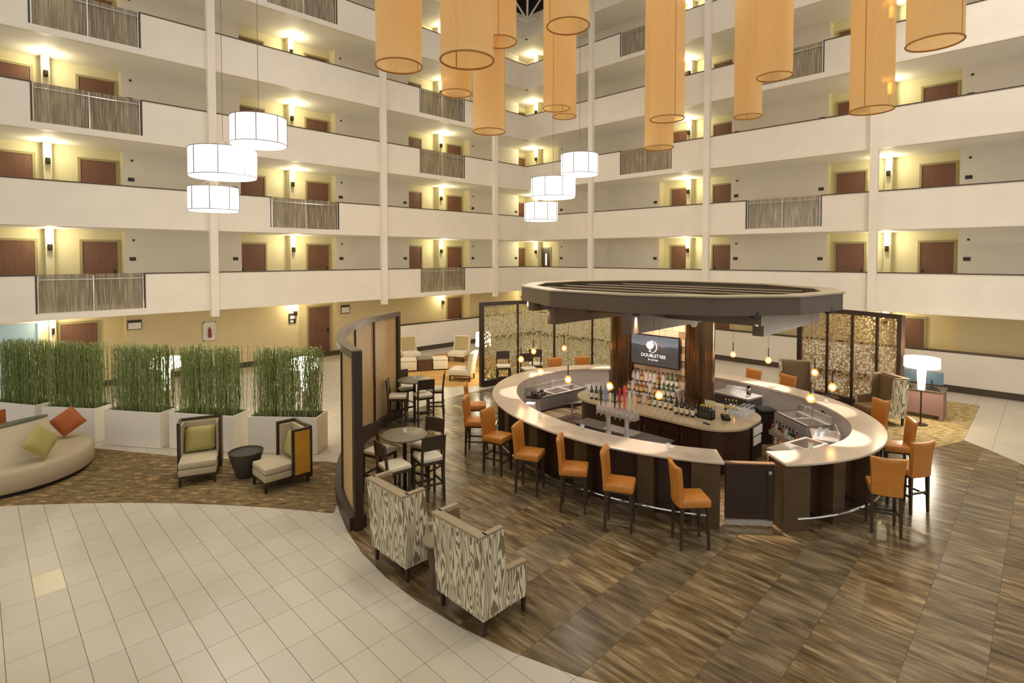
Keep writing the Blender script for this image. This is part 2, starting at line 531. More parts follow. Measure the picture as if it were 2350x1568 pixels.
def W_box(b, mp, a0, a1, d0, d1, z0, z1, m=0):
    x0, x1, y0, y1 = mp(a0, a1, d0, d1)
    return b.bb(x0, x1, y0, y1, z0, z1, m)

# reeded resin panel of the balcony openings
def reed_material():
    m = bpy.data.materials.new('reed_resin'); m.use_nodes = True
    nt = m.node_tree; b = nt.nodes['Principled BSDF']
    tc = nt.nodes.new('ShaderNodeTexCoord')
    mp = nt.nodes.new('ShaderNodeMapping'); mp.inputs['Scale'].default_value = (46, 46, 1.3)
    nt.links.new(tc.outputs['Object'], mp.inputs[0])
    nz = nt.nodes.new('ShaderNodeTexNoise'); nz.inputs['Scale'].default_value = 1.0; nz.inputs['Detail'].default_value = 3; nz.inputs['Distortion'].default_value = .4
    nt.links.new(mp.outputs[0], nz.inputs['Vector'])
    rp = nt.nodes.new('ShaderNodeValToRGB')
    rp.color_ramp.elements[0].position = .36; rp.color_ramp.elements[0].color = (*lin((116, 100, 76)), 1)
    rp.color_ramp.elements[1].position = .66; rp.color_ramp.elements[1].color = (*lin((178, 164, 136)), 1)
    nt.links.new(nz.outputs[0], rp.inputs[0]); nt.links.new(rp.outputs[0], b.inputs['Base Color'])
    r3 = nt.nodes.new('ShaderNodeValToRGB')
    r3.color_ramp.elements[0].position = .42; r3.color_ramp.elements[0].color = (.5, .5, .5, 1)
    r3.color_ramp.elements[1].position = .6; r3.color_ramp.elements[1].color = (.88, .88, .88, 1)
    nt.links.new(nz.outputs[0], r3.inputs[0]); nt.links.new(r3.outputs[0], b.inputs['Alpha'])
    b.inputs['Roughness'].default_value = .25
    return m
M_reed = reed_material()
M_glow = mat('sconce_glow', (255, 238, 170), .5, emit=9.0, emit_rgb=(255, 236, 170))
M_brack = mat('sconce_metal', (60, 52, 40), .4, .6)

door_n = 0; trim_n = 0; base_n = 0
for side, S in SIDE.items():
    mp = S['map']; wn = S['name']
    dn, dg = S['dn'], S['dg']
    w = B()
    nich = sorted(S['niches'])
    for n in range(1, 7):
        z0 = zf(n) if n > 1 else -.05
        z1 = zf(n + 1) - .19
        nn = nich
        if n == 1 and side == 'left':      # ground floor niches hold only one door each
            nn = [(1.75, 3.55), (9.32, 10.98), (16.72, 18.42), (22.08, 23.4)]
        if n == 1 and side == 'right':
            nn = [(2.16, 5.97), (9.6, 12.93), (19.06, 22.0)]
        mg = 2 if n == 1 else 0
        a = S['a_min']
        for (p, q) in nn + [(S['a_max'], S['a_max'])]:
            if p > a:
                x0, x1, y0, y1 = mp(a, p, dg, dn + .25)
                # niche return faces get the niche colour, with the sconces' yellow light put in
                ms = [mg, mg, mg, 1, mg, 1] if side == 'left' else [mg, mg, 1, mg, 1, mg]
                if n == 1: ms = [2] * 6
                w.box(((x0 + x1) / 2, (y0 + y1) / 2, (z0 + z1) / 2), (abs(x1 - x0), abs(y1 - y0), z1 - z0), m=ms)
            if q > p:
                W_box(w, mp, p - .01, q + .01, dn, dn + .25, z0, z1, 1 if n > 1 else 2)
            a = q
        for pc in S['pil']:
            if n == 1 and side == 'left' and pc > 2: continue
            W_box(w, mp, pc - .1, pc + .1, dn - .36, dn + .02, z0, z1, 1 if n > 1 else 2)
    wall = tag(ob('wall_' + side, w, [M_grey, M_yellow, M_tan]), 'corridor back wall with recessed niches of the ' + wn, 'wall', kind='structure')
    # slabs
    for n in range(2, 8):
        s = B()
        W_box(s, mp, S['a_min'], (XR + 2.7) if side == 'left' else YL + .16, 0.16, dn + .2, zf(n) - .19, zf(n), 0)
        ob('slab', s, [M_ceilw], wall)
    # parapets, capped in dark wood
    end = XR + .12 if side == 'left' else YL + .12
    for n in range(2, 8):
        segs = []; a = S['a_min']
        for (p, q) in sorted(S['open'][n]):
            segs.append((a, p)); a = q
        segs.append((a, end))
        for (p, q) in segs:
            pb = B()
            W_box(pb, mp, p, q, 0, .14, zf(n) - .01, ztop(n) - .035 if n < 7 else 16.68)
            po = ob('parapet', pb, M_cream, wall)
            if n < 7:
                cb = B(); W_box(cb, mp, p - .0, q + .0, -.012, .155, ztop(n) - .035, ztop(n))
                if p > S['a_min']: W_box(cb, mp, p - .035, p, -.008, .15, zf(n), ztop(n))
                if q < end: W_box(cb, mp, q, q + .035, -.008, .15, zf(n), ztop(n))
                ob('cap_rail', cb, M_dcap, po)
        fb = B()
        W_box(fb, mp, S['a_min'], end, -.004, .16, zf(n) - .19, zf(n))
        W_box(fb, mp, S['a_min'], end, -.016, .0, zf(n) - .19, zf(n) - .10)
        ob('fascia', fb, M_cream, wall)
    # hanging fins over the parapets
    for c in S['cols']:
        trim_n += 1
        tb_ = B(); W_box(tb_, mp, c - .115, c + .115, -.17, .02, 2.23 if side == 'left' else 2.43, 16.9)
        tag(ob('trim_%d' % trim_n, tb_, M_cream), 'tall cream fin running up the parapets of the ' + wn + ', ' + ORD[S['cols'][::-1].index(c) if side == 'left' else S['cols'].index(c)] + ' from the atrium corner', 'trim', kind='structure')
    # balcony guard panels
    for n in range(2, 7):
        for (p, q) in S['open'][n]:
            mid = (p + q) / 2
            x0, x1, y0, y1 = mp(mid, mid, .07, .07)
            bay = sum(1 for c in S['cols'] if c > mid)
            g = thing('guard_panel', 'reeded resin balcony guard, %s floor of %s, %s bay from atrium corner' % (FL[n], wn, ORD[bay]), 'guard panel', (x0, y0, zf(n)), group='reeded balcony guards')
            hw = (q - p) / 2 - .06
            def lb(u0, u1, v0, v1, za, zb):
                return (u0, u1, v0, v1, za, zb) if side == 'left' else (v0, v1, u0, u1, za, zb)
            for sgn in (-1, 1):
                pb = B().bb(*lb(min(.02 * sgn, hw * sgn), max(.02 * sgn, hw * sgn), -.008, .008, .02, 1.08))
                ob('reed_panel', pb, M_reed, g)
            for u in (-hw, 0, hw):
                pt = B()
                c_ = (u, -.05, 0) if side == 'left' else (-.05, u, 0)
                pt.tube((c_[0], c_[1], 0), (c_[0], c_[1], 1.04), .022, n=8)
                ob('post', pt, M_chrome, g, smooth=True)
            rl = B()
            if side == 'left': rl.tube((-hw, -.05, .93), (hw, -.05, .93), .016, n=8)
            else: rl.tube((-.05, -hw, .93), (-.05, hw, .93), .016, n=8)
            ob('handrail', rl, M_chrome, g, smooth=True)
    # doors
    for n in range(1, 7):
        ds = S['doors']
        if n == 1 and side == 'left': ds = [(1.92, 2.85), (9.92, 10.84), (17.28, 18.2)]
        if n == 1 and side == 'right': ds = [(9.64, 10.55), (3.05, 3.75)]
        for k, (p, q) in enumerate(ds):
            mid = (p + q) / 2
            if side == 'right' and n == 6 and p < 5: continue
            door_n += 1
            stair = side == 'right' and abs(p - 20.0) < .01
            if stair and n != 2: continue
            fromc = sum(1 for (p2, q2) in ds if p2 > p)
            d = thing('door_%d' % door_n, 'brown wood guest room door, %s floor of %s, %s door from atrium corner' % (FL[n], wn, ORD[fromc]) if not stair else 'dark stair door with a lit vision slit on the second floor', 'door', kind='structure')
            z0 = zf(n); zt = z0 + 2.06
            f = B()
            W_box(f, mp, p - .07, p, dn - .045, dn, z0, zt + .07); W_box(f, mp, q, q + .07, dn - .045, dn, z0, zt + .07)
            W_box(f, mp, p, q, dn - .045, dn, zt, zt + .07)
            ob('door_frame', f, M_dframe, d)
            lf = B(); W_box(lf, mp, p, q, dn - .02, dn, z0 + .01, zt)
            ob('door_leaf', lf, M_door if not stair else mat('stair_door', (74, 62, 44), .5), d)
            hd = B(); ha = q - .08 if (k % 2 or n == 1) else p + .08
            W_box(hd, mp, ha - .03, ha + .03, dn - .035, dn - .02, z0 + .94, z0 + 1.14); W_box(hd, mp, ha - .06, ha + .06, dn - .075, dn - .05, z0 + 1.0, z0 + 1.025)
            W_box(hd, mp, ha - .012, ha + .012, dn - .06, dn - .03, z0 + 1.0, z0 + 1.025)
            ob('door_handle', hd, M_brack, d)
            if stair:
                sl = B(); W_box(sl, mp, mid - .05, mid + .05, dn - .024, dn - .02, z0 + 1.1, z0 + 1.75)
                ob('vision_slit', sl, mat('lit_glass', (255, 250, 235), .3, emit=2.0), d)
    # sconces on the pilasters
    for n in range(1, 7):
        for k, pc in enumerate(S['pil']):
            face = dn - .36
            if n == 1 and side == 'left' and pc > 2:
                pc = pc + .02; face = dg
            if n == 6 and pc < 5: continue
            x0, x1, y0, y1 = mp(pc, pc, face, face)
            bay = sum(1 for c in S['pil'] if c > pc + .1)
            zb = zf(n) + 1.96 + (0.0 if n > 1 else .06)
            sc = thing('wall_sconce', 'glowing tubular wall sconce, %s floor of %s, %s niche from atrium corner' % (FL[n], wn, ORD[bay]), 'wall lamp', (x0, y0, zb), group='corridor sconces')
            dx, dy = (0, -1) if side == 'left' else (-1, 0)
            top = .40 if n > 1 else .34
            sh = B().lathe([(.055, 0), (.075, top - .02), (.07, top)], 14, (dx * .085, dy * .085, 0))
            ob('lamp_shade', sh, M_glow, sc, smooth=True)
            br = B().lathe([(.03, -.2), (.06, -.17), (.06, -.01)], 12, (dx * .085, dy * .085, 0))
            br.box((dx * .02, dy * .02, -.09), (.09 if dx == 0 else .04, .09 if dy == 0 else .04, .2))
            ob('bracket', br, M_brack, sc, smooth=True)
            lamp('sconce_light', 'POINT', (x0 + dx * .32, y0 + dy * .32, zb + .22), 30, (1.0, .89, .6), .06)
    # room number plates beside the niches
    for n in range(2, 7):
        for k, (p, q) in enumerate(nich):
            for e, sg in ((p, -1), (q, 1)):
                a = e + sg * .22
                if a < (.5 if side == 'left' else 1.0) or a > 19.0 + (3 if side == 'left' else 0): continue
                x0, x1, y0, y1 = mp(a - .09, a + .09, dg - .012, dg - .002)
                o = ob('room_sign', B().bb(-abs(x1 - x0) / 2, abs(x1 - x0) / 2, -abs(y1 - y0) / 2, abs(y1 - y0) / 2, -.06, .06), M_plate, loc=((x0 + x1) / 2, (y0 + y1) / 2, zf(n) + 1.5))
                bay = sum(1 for (p2, q2) in nich if p2 > p)
                tag(o, 'dark room plate, %s floor of %s, %s side of %s niche from corner' % (FL[n], wn, 'corner' if sg > 0 else 'far', ORD[bay]), 'sign', 'room number plates')
    # ceiling smoke heads
    for n in range(2, 7):
        for (p, q) in nich:
            a = q + .25 if side == 'left' else p - .25
            if a < 1 or a > 19: continue
            x0, x1, y0, y1 = mp(a, a, dg - .02, dg - .02)
            o = ob('sprinkler_head', B().lathe([(.0, -.03), (.03, -.03), (.035, .0), (.035, .03)], 10), M_brack, loc=(x0, y0, zf(n) + 2.12))
            bay = sum(1 for (p2, q2) in nich if p2 > p)
            tag(o, 'tiny dark sprinkler head, %s floor of %s, at %s niche from atrium corner' % (FL[n], wn, ORD[bay]), 'sprinkler', 'sidewall sprinkler heads')

# corner closing of the corridor and the roof
M_roof = mat('dark_roof', (40, 34, 30), .8)
ceil = tag(ob('ceiling', B().bb(13.5, XR + 2.7, YL - 3.2, YL + 2.7, 17.9, 18.1).bb(XR - 3.2, XR + 2.7, 8.0, YL + 2.7, 17.9, 18.1), M_roof), 'dark atrium roof deck above the top parapet', 'ceiling', kind='structure')
ob('roof_wall', B().bb(8, XR + .2, YL + .05, YL + .15, 16.6, 18).bb(XR + .05, XR + .15, 8, YL + .2, 16.6, 18), M_roof, ceil)
M_truss = mat('truss_paint', (216, 210, 198), .5)
tr = thing('roof_truss', 'white tubular space truss under the dark roof at the atrium corner', 'truss', (XR - .9, YL - .9, 16.9))
for k, (p0, p1) in enumerate((((0, 0, -1.05), (0, 0, 1.0)), ((-.02, .02, -.9), (-.9, .9, 1.0)), ((.02, -.02, -.9), (.9, -.9, 1.0)), ((0, 0, -.9), (-.9, -.9, 1.0)), ((-2.5, 2.5, .9), (2.5, -2.5, .9)), ((-2, -2, .9), (.8, .8, .9)))):
    ob('truss_tube', B().tube(p0, p1, .05, n=8), M_truss, tr, smooth=True)
for k in range(4):
    a = PI / 4 + k * PI / 2
    ob('bracket_arm', B().tube((0, 0, -1.0), (.45 * math.cos(a), .45 * math.sin(a), -.85), .04, n=8), M_truss, tr, smooth=True)  # crossed white bracket hanging here, built in the shape of a truss node

# low walls closing the ground floor corridor
def lowwall(name, x0, x1, y0, y1, side, label):
    o = tag(ob(name, B().bb(x0, x1, y0, y1, 0, 1.21), M_cream), label, 'wall', kind='structure')
    e = .015
    ob('cap_rail', B().bb(x0 - e, x1 + e, y0 - e, y1 + e, 1.21, 1.26), M_dcap, o)
    if side == 'y': ob('baseboard', B().bb(x0, x1, y0 - .02, y0, 0.004, .2), M_dcap, o)
    else: ob('baseboard', B().bb(x0 - .02, x0, y0, y1, 0.004, .2), M_dcap, o)
lowwall('wall_low_left', 11.9, 21.5, 19.8, 19.95, 'y', 'low cream wall with dark cap behind the slipper chairs')
lowwall('wall_low_right', 21.45, 21.6, -2.0, 19.8, 'x', 'low cream wall with dark cap behind the bar and the desk')
tag(ob('baseboard_left', B().bb(-4, 11.9, YL + 1.95, YL + 1.97, .004, .2), M_dcap), 'dark baseboard of the ground floor wall behind the planters', 'baseboard', kind='structure')

# ground floor wall fittings
fs = thing('wall_sign', 'white framed sign with dark header on the ground floor wall behind planters', 'sign', (3.78, YL + dg - .02, 1.93))
ob('frame', B().bb(-.2, .2, -.01, .01, -.16, .16), M_plate, fs); ob('notice', B().bb(-.18, .18, -.014, -.008, -.14, .07), M_white, fs)
fs = thing('wall_sign', 'white framed sign with dark header on the wall beyond the curved screen', 'sign', (11.35, YL + dg - .02, 1.93))
ob('frame', B().bb(-.2, .2, -.01, .01, -.18, .18), M_plate, fs); ob('notice', B().bb(-.175, .175, -.014, -.008, -.15, .09), M_white, fs)
fs = thing('room_sign', 'dark square room plate below the ground floor sconce', 'sign', (9.05, YL + dg - .02, 1.72))
ob('plate', B().bb(-.14, .14, -.01, .01, -.2, .2), M_plate, fs); ob('panel', B().bb(-.09, .12, -.014, -.008, -.02, .1), M_white, fs); ob('panel', B().bb(-.09, .04, -.014, -.008, -.16, -.08), M_white, fs)
fe = thing('fire_extinguisher_cabinet', 'white extinguisher cabinet with red cylinder on wall behind planters', 'extinguisher', (6.02, YL + dg - .06, 1.5))
ob('cabinet', B().bb(-.2, -.17, -.03, .03, -.33, .33).bb(.17, .2, -.03, .03, -.33, .33).bb(-.2, .2, -.03, .03, .3, .33).bb(-.2, .2, -.03, .03, -.33, -.3).bb(-.19, .19, .0, .03, -.33, .33), M_white, fe)
ob('extinguisher', B().lathe([(.0, -.22), (.055, -.22), (.055, .06), (.025, .1), (.025, .15), (0, .15)], 14, (0, -.045, 0)), mat('red_enamel', (140, 40, 34), .35), fe, smooth=True)
gw = thing('window_1', 'pale blue glazed doorway at the ground floor behind planters', 'window', (0.4, YL + dg - .05, 0), kind='structure')
ob('window_frame', B().bb(.95, 1.05, -.03, .05, 0, 2.2).bb(-2, 1.05, -.03, .05, 2.2, 2.3).bb(-.2, -.1, -.03, .05, 0, 2.2).bb(1.22, 1.27, -.03, .05, 0, 2.3), M_white, gw)
ob('pane', B().bb(-.1, .95, 0, .02, 0, 2.2).bb(-2, -.2, 0, .02, 0, 2.2), mat('blue_glass', (176, 200, 206), .15, emit=.25), gw)
# ------------------------------------------------------------------ bar
M_quartz = mat('cream_quartz', (202, 182, 158), .16, noise=.05, nscale=40)
M_brown = mat('bar_panel_wood', (58, 34, 20), .35, noise=.15, nscale=3, stretch=(1, 1, 6))
M_brown2 = mat('bar_pilaster_wood', (84, 64, 38), .4, noise=.12, nscale=3, stretch=(1, 1, 6))
M_brass = mat('bronze_column', (112, 86, 58), .22, .9, noise=.12, nscale=2, stretch=(6, 6, .4))
M_island = mat('island_quartz', (190, 168, 134), .12, noise=.05, nscale=30)
M_inner = mat('inner_bar_wall', (228, 220, 214), .5)
M_orange = mat('orange_leather', (198, 127, 52), .38, noise=.08, nscale=14)
M_glass = mat('clear_glass', (235, 240, 238), .05, alpha=.32, spec=.8)
M_canopy = mat('canopy_wood', (92, 74, 54), .4, noise=.06, nscale=2)
M_slat = mat('canopy_top', (176, 158, 126), .5)

def ell(t, a, b, c=BC):
    return (c[0] + a * math.cos(t), c[1] + b * math.sin(t))
OA, OB_ = 3.435, 4.09
T0, T1 = R(232.3), R(218.5 + 360)
bar = thing('bar_counter', 'large oval bar with cream stone counter and dark wood panelled front', 'bar counter', (BC[0], BC[1], 0))
def rel(p):
    return (p[0] - BC[0], p[1] - BC[1])
rings = []
NS = 96
for i in range(NS + 1):
    t = T0 + (T1 - T0) * i / NS
    o_, n_ = rel(ell(t, OA, OB_)), rel(ell(t, 2.85, 3.55))
    om = rel(ell(t, OA - .012, OB_ - .012))
    rings.append([(o_[0], o_[1], 1.035), (o_[0], o_[1], 1.06), (om[0], om[1], 1.07), (n_[0], n_[1], 1.07), (n_[0], n_[1], 1.035)])
ob('counter_top', B().strip(rings), M_quartz, bar)
rings = []
for i in range(NS + 1):
    t = T0 + (T1 - T0) * i / NS
    o_, n_ = rel(ell(t, OA - .34, OB_ - .34)), rel(ell(t, OA - .46, OB_ - .46))
    rings.append([(o_[0], o_[1], 0.004), (o_[0], o_[1], 1.035), (n_[0], n_[1], 1.035), (n_[0], n_[1], 0.004)])
ob('knee_wall', B().strip(rings), M_brown, bar)
rings = []
for i in range(NS + 1):
    t = T0 + (T1 - T0) * i / NS
    o_, n_ = rel(ell(t, OA - .462, OB_ - .462)), rel(ell(t, OA - .475, OB_ - .475))
    rings.append([(o_[0], o_[1], 0.1), (o_[0], o_[1], 1.03), (n_[0], n_[1], 1.03), (n_[0], n_[1], 0.1)])
ob('inner_lining', B().strip(rings), M_inner, bar)
NP = 20
for i in range(NP + 1):
    t = T0 + (T1 - T0) * (i / NP if 0 < i < NP else (.0105 if i == 0 else .9895))
    p = rel(ell(t, OA - .24, OB_ - .24))
    nx, ny = math.cos(t) / OA, math.sin(t) / OB_
    a = math.atan2(ny, nx)
    endp = i in (0, NP)
    wdt = .26 if not endp else .42
    dpt = .22 if not endp else .36
    o = ob('pilaster', B().box((0, 0, .515), (dpt, wdt, 1.028)), M_brown2, bar, loc=(p[0], p[1], 0.004), rz=a)
rail = []
for i in range(NS + 1):
    t = T0 + .06 + (T1 - T0 - .12) * i / NS
    q = rel(ell(t, OA - .06, OB_ - .06)); rail.append((q[0], q[1], .2))
ob('foot_rail', B().path(rail, .022, 8), M_chrome, bar, smooth=True)
for i in range(NP):
    t = T0 + (T1 - T0) * (i + .5) / NP
    q = rel(ell(t, OA - .06, OB_ - .06)); q2 = rel(ell(t, OA - .36, OB_ - .36))
    ob('rail_bracket', B().tube((q[0], q[1], .2), (q2[0], q2[1], .26), .014, n=6).box((q2[0], q2[1], .24), (.06, .06, .12)), M_black, bar)
# gate between the counter ends
g0, g1 = ell(T1, OA - .22, OB_ - .22), ell(T0, OA - .22, OB_ - .22)
gl = math.hypot(g1[0] - g0[0], g1[1] - g0[1]); ga = math.atan2(g1[1] - g0[1], g1[0] - g0[0])
gate = thing('bar_gate', 'dark panelled swing gate with round knob closing the oval bar', 'gate', ((g0[0] + g1[0]) / 2, (g0[1] + g1[1]) / 2, 0.004), ga)
gw2 = gl - .14
ob('gate_leaf', B().bb(-gw2 / 2, gw2 / 2, -.02, .02, .12, .98), M_dark, gate)
ob('gate_frame', B().bb(-gw2 / 2, -gw2 / 2 + .09, -.03, -.02, .12, .98).bb(gw2 / 2 - .09, gw2 / 2, -.03, -.02, .12, .98).bb(-gw2 / 2 + .09, gw2 / 2 - .09, -.03, -.02, .88, .98).bb(-gw2 / 2 + .09, gw2 / 2 - .09, -.03, -.02, .12, .22), M_dark, gate)
ob('gate_cap', B().bb(-gw2 / 2 - .02, gw2 / 2 + .02, -.05, .05, .98, 1.0), mat('gate_top', (120, 92, 66), .3), gate)
ob('kick_strip', B().bb(-gw2 / 2, gw2 / 2, -.03, .02, .03, .1), M_steel, gate)
ob('knob', B().lathe([(0, 0), (.035, .005), (.03, .03), (0, .035)], 12), M_chrome, gate, smooth=True, loc=(gw2 / 2 - .06, -.035, .86)).rotation_euler = (R(90), 0, 0)

# island (back bar)
def rrect(cx, cy, hx, hy, r, n=8):
    P = []
    for (sx, sy, a0) in ((1, 1, 0), (-1, 1, 90), (-1, -1, 180), (1, -1, 270)):
        for k in range(n + 1):
            a = R(a0 + 90 * k / n)
            P.append((cx + sx * (hx - r) + r * math.cos(a), cy + sy * (hy - r) + r * math.sin(a)))
    return P
IC = (10.78, 6.06)
isl = thing('back_bar', 'dark wood island back bar with rounded stone top inside the oval bar', 'back bar', (IC[0], IC[1], 0.004))
ob('counter_top', B().prism(rrect(0, 0, .98, 2.0, .75), .87, .91), M_island, isl)
ob('body', B().prism(rrect(0, 0, .88, 1.9, .66), .06, .87).prism(rrect(0, 0, .82, 1.84, .6), 0, .06), M_brown, isl)
for k, yy in enumerate((1.0, .58, .16, -.26, -.68, -1.1)):
    d = ob('cabinet_door', B().bb(-.9, -.88, yy - .2, yy + .2, .12, .8), M_brown, isl)
    hs = 1 if k % 2 == 0 else -1
    ob('handle', B().tube((-.925, yy - hs * .15, .52), (-.925, yy - hs * .15, .68), .008, n=6).tube((-.925, yy - hs * .15, .54), (-.89, yy - hs * .15, .54), .006, n=6).tube((-.925, yy - hs * .15, .66), (-.89, yy - hs * .15, .66), .006, n=6), M_chrome, d)
ob('open_shelf', B().bb(.1, .6, -1.93, -1.88, .1, .8), M_black, isl)
ob('paper_stack', B().bb(.12, .55, -1.955, -1.93, .62, .78).bb(.14, .5, -1.95, -1.93, .42, .58), M_white, isl)

# tiled backsplash with television between two bronze columns
COLS = ((11.12, 7.30), (11.12, 5.36))
for k, (cx, cy) in enumerate(COLS):
    c = thing('bronze_column', 'tall round bronze column rising from back bar, %s' % ('beyond the television' if k == 0 else 'on the gate side of the television'), 'column', (cx, cy, .915))
    ob('shaft', B().lathe([(.31, .02), (.31, 2.34)], 40), M_brass, c, smooth=True)
    ob('base_ring', B().lathe([(.33, 0), (.33, .05), (.31, .06)], 40), M_dark, c, smooth=True)
M_bsplash = [mat('backsplash_tile_%d' % i, col, .3) for i, col in enumerate(((232, 198, 164), (224, 188, 152), (238, 206, 174), (218, 180, 144)))]
bs = thing('backsplash', 'peach stone tile backsplash standing between the bronze columns', 'backsplash', (11.12, 6.33, .915))
ob('backing', B().bb(-.02, .06, -.66, .66, 0, 1.94), mat('tan_backing', (170, 130, 96), .6), bs)
tmesh = [B().bb(-.035, -.02, .003, .323, .003, .157).mesh('tile', mm) for mm in M_bsplash]
for r_ in range(12):
    for c_ in range(-1, 4):
        y0 = -.66 + c_ * .33 + (.165 if r_ % 2 else 0)
        if y0 < -.67 or y0 > .34: continue
        o = bpy.data.objects.new('tile', tmesh[random.randrange(4)]); COL.objects.link(o); o.parent = bs; o.location = (0, y0, r_ * .16)
tv = thing('television', 'flat television showing a tree logo on a grey landscape between bronze columns', 'television', (11.0, 6.40, 2.035))
ob('casing', B().bb(.0, .05, -.62, .62, -.36, .36), M_black, tv)
ob('wall_bracket', B().bb(.05, .083, -.15, .15, -.1, .1), M_black, tv)
def screen_mat():
    m = bpy.data.materials.new('tv_picture'); m.use_nodes = True
    nt = m.node_tree; b = nt.nodes['Principled BSDF']
    tc = nt.nodes.new('ShaderNodeTexCoord'); sp = nt.nodes.new('ShaderNodeSeparateXYZ'); nt.links.new(tc.outputs['Object'], sp.inputs[0])
    nz = nt.nodes.new('ShaderNodeTexNoise'); nz.inputs['Scale'].default_value = 2.5; nt.links.new(tc.outputs['Object'], nz.inputs['Vector'])
    ad = nt.nodes.new('ShaderNodeMath'); ad.operation = 'MULTIPLY_ADD'; ad.inputs[1].default_value = .25; nt.links.new(nz.outputs[0], ad.inputs[0]); nt.links.new(sp.outputs[2], ad.inputs[2])
    rp = nt.nodes.new('ShaderNodeValToRGB')
    e = rp.color_ramp.elements
    e[0].position = .0; e[0].color = (*lin((92, 84, 80)), 1)
    e[1].position = .40; e[1].color = (*lin((150, 150, 156)), 1)
    q = e.new(.24); q.color = (*lin((104, 98, 98)), 1)
    q = e.new(.27); q.color = (*lin((170, 172, 178)), 1)
    nt.links.new(ad.outputs[0], rp.inputs[0])
    nt.links.new(rp.outputs[0], b.inputs['Emission Color']); b.inputs['Emission Strength'].default_value = .55
    b.inputs['Base Color'].default_value = (.02, .02, .02, 1); b.inputs['Roughness'].default_value = .15
    return m
ob('screen', B().bb(-.003, 0, -.6, .6, -.335, .335), screen_mat(), tv)
M_logo = mat('screen_white', (235, 236, 238), .5, emit=.8)
# logo: leafy tree in a crescent (local y grows away from the viewer's right side)
lg = B()
def disc(b_, cy, cz, r, n=20):
    b_.add([(-.005, cy + r * math.cos(2 * PI * k / n), cz + r * math.sin(2 * PI * k / n)) for k in range(n)], [tuple(range(n))])
for (cy, cz, r) in ((.10, .12, .075), (.05, .13, .05), (.13, .155, .05), (.16, .11, .045), (.08, .165, .05), (.075, .08, .045), (.13, .075, .045)):
    disc(lg, cy, cz, r)
lg.add([(-.006, .09, -.02), (-.006, .115, -.02), (-.006, .11, .09), (-.006, .095, .09)], [(0, 1, 2, 3)])
lg.add([(-.006, .06, -.025), (-.006, .145, -.025), (-.006, .125, -.01), (-.006, .08, -.01)], [(0, 1, 2, 3)])
ob('logo_tree', lg, M_logo, tv)
cr = B(); n = 24; P = []; Q = []
for k in range(n + 1):
    a = R(-110 + 220 * k / n)
    P.append((-.004, .06 - .14 * math.cos(a), .09 + .14 * math.sin(a)))
    wd = .022 * math.sin(PI * k / n)
    Q.append((-.004, .06 - (.14 - wd) * math.cos(a), .09 + (.14 - wd) * math.sin(a)))
cr.add(P + Q, [(k, k + 1, n + 2 + k, n + 1 + k) for k in range(n)])
ob('logo_crescent', cr, M_logo, tv)
def text(name, s, size, loc, rot, m, parent, ext=.001, spacing=1.0):
    c = bpy.data.curves.new(name, 'FONT'); c.body = s; c.size = size; c.align_x = 'CENTER'; c.align_y = 'CENTER'; c.extrude = ext; c.space_character = spacing
    c.materials.append(m)
    q = bpy.data.objects.new(name, c); COL.objects.link(q)
    bpy.context.view_layer.update()
    me = bpy.data.meshes.new_from_object(q.evaluated_get(bpy.context.evaluated_depsgraph_get()))
    bpy.data.objects.remove(q)
    o = bpy.data.objects.new(name, me); COL.objects.link(o); o.parent = parent; o.location = loc; o.rotation_euler = rot
    return o
trot = (R(90), 0, R(-90))
text('lettering', 'DOUBLETREE', .105, (-.006, .02, -.12), trot, M_logo, tv)
text('lettering', 'BY HILTON', .05, (-.006, .02, -.215), trot, M_logo, tv)

# ------------------------------------------------------------------ canopy over the bar
CC = (10.62, 5.90)
CANG = [15, 45, 75, 105, 135, 165, 195, 221, 247, 277, 303, 337]
can = thing('bar_canopy', 'brown twelve-sided timber canopy held over the bar', 'canopy', (CC[0], CC[1], 0))
NV = 12
def cv(k, f=1.0):
    a = R(CANG[k % 12])
    return (2.95 * f * math.cos(a), 3.3 * f * math.sin(a))
for k in range(NV):
    p, q = cv(k), cv(k + 1); pi_, qi = cv(k, .915), cv(k + 1, .915)
    ob('fascia_board', B().prism([p, q, qi, pi_], 3.24, 3.535), M_canopy, can)
    p2, q2, a2, b2 = cv(k, 1.012), cv(k + 1, 1.012), cv(k + 1, .90), cv(k, .90)
    ob('top_board', B().prism([p2, q2, a2, b2], 3.535, 3.56), M_slat, can)
for x in (-1.7, -.85, 0, .85, 1.7):
    hy = 3.2 * .9 * math.sqrt(max(0, 1 - (x / (2.95 * .915)) ** 2)) - .02
    ob('slat', B().bb(x - .03, x + .03, -hy, hy, 3.26, 3.46).bb(x - .04, x + .04, -hy, hy, 3.46, 3.475, 1), [M_canopy, M_slat], can)
for (yy, z0, ins) in ((2.35, 2.98, .25), (.95, 2.88, .12), (-.85, 2.88, .02), (-2.5, 2.88, .35)):
    hx = 2.95 * math.sqrt(max(0, 1 - (yy / 3.2) ** 2)) - ins
    ob('beam', B().bb(-hx, hx, yy - .09, yy + .09, z0, 3.24), M_canopy, can)
for xx in (-1.55, 1.55):
    ob('cross_beam', B().bb(xx - .08, xx + .08, -2.6, 2.6, 3.06, 3.24), M_canopy, can)
cm = thing('dome_camera', 'small white dome camera under the canopy by the bronze column', 'camera', (10.2, 5.05, 2.835))
ob('mount', B().lathe([(.07, 0), (.07, .04)], 16), M_white, cm); ob('dome', B().lathe([(0, -.06), (.04, -.05), (.06, -.02), (.065, 0)], 16), M_white, cm, smooth=True)
sp_ = 0
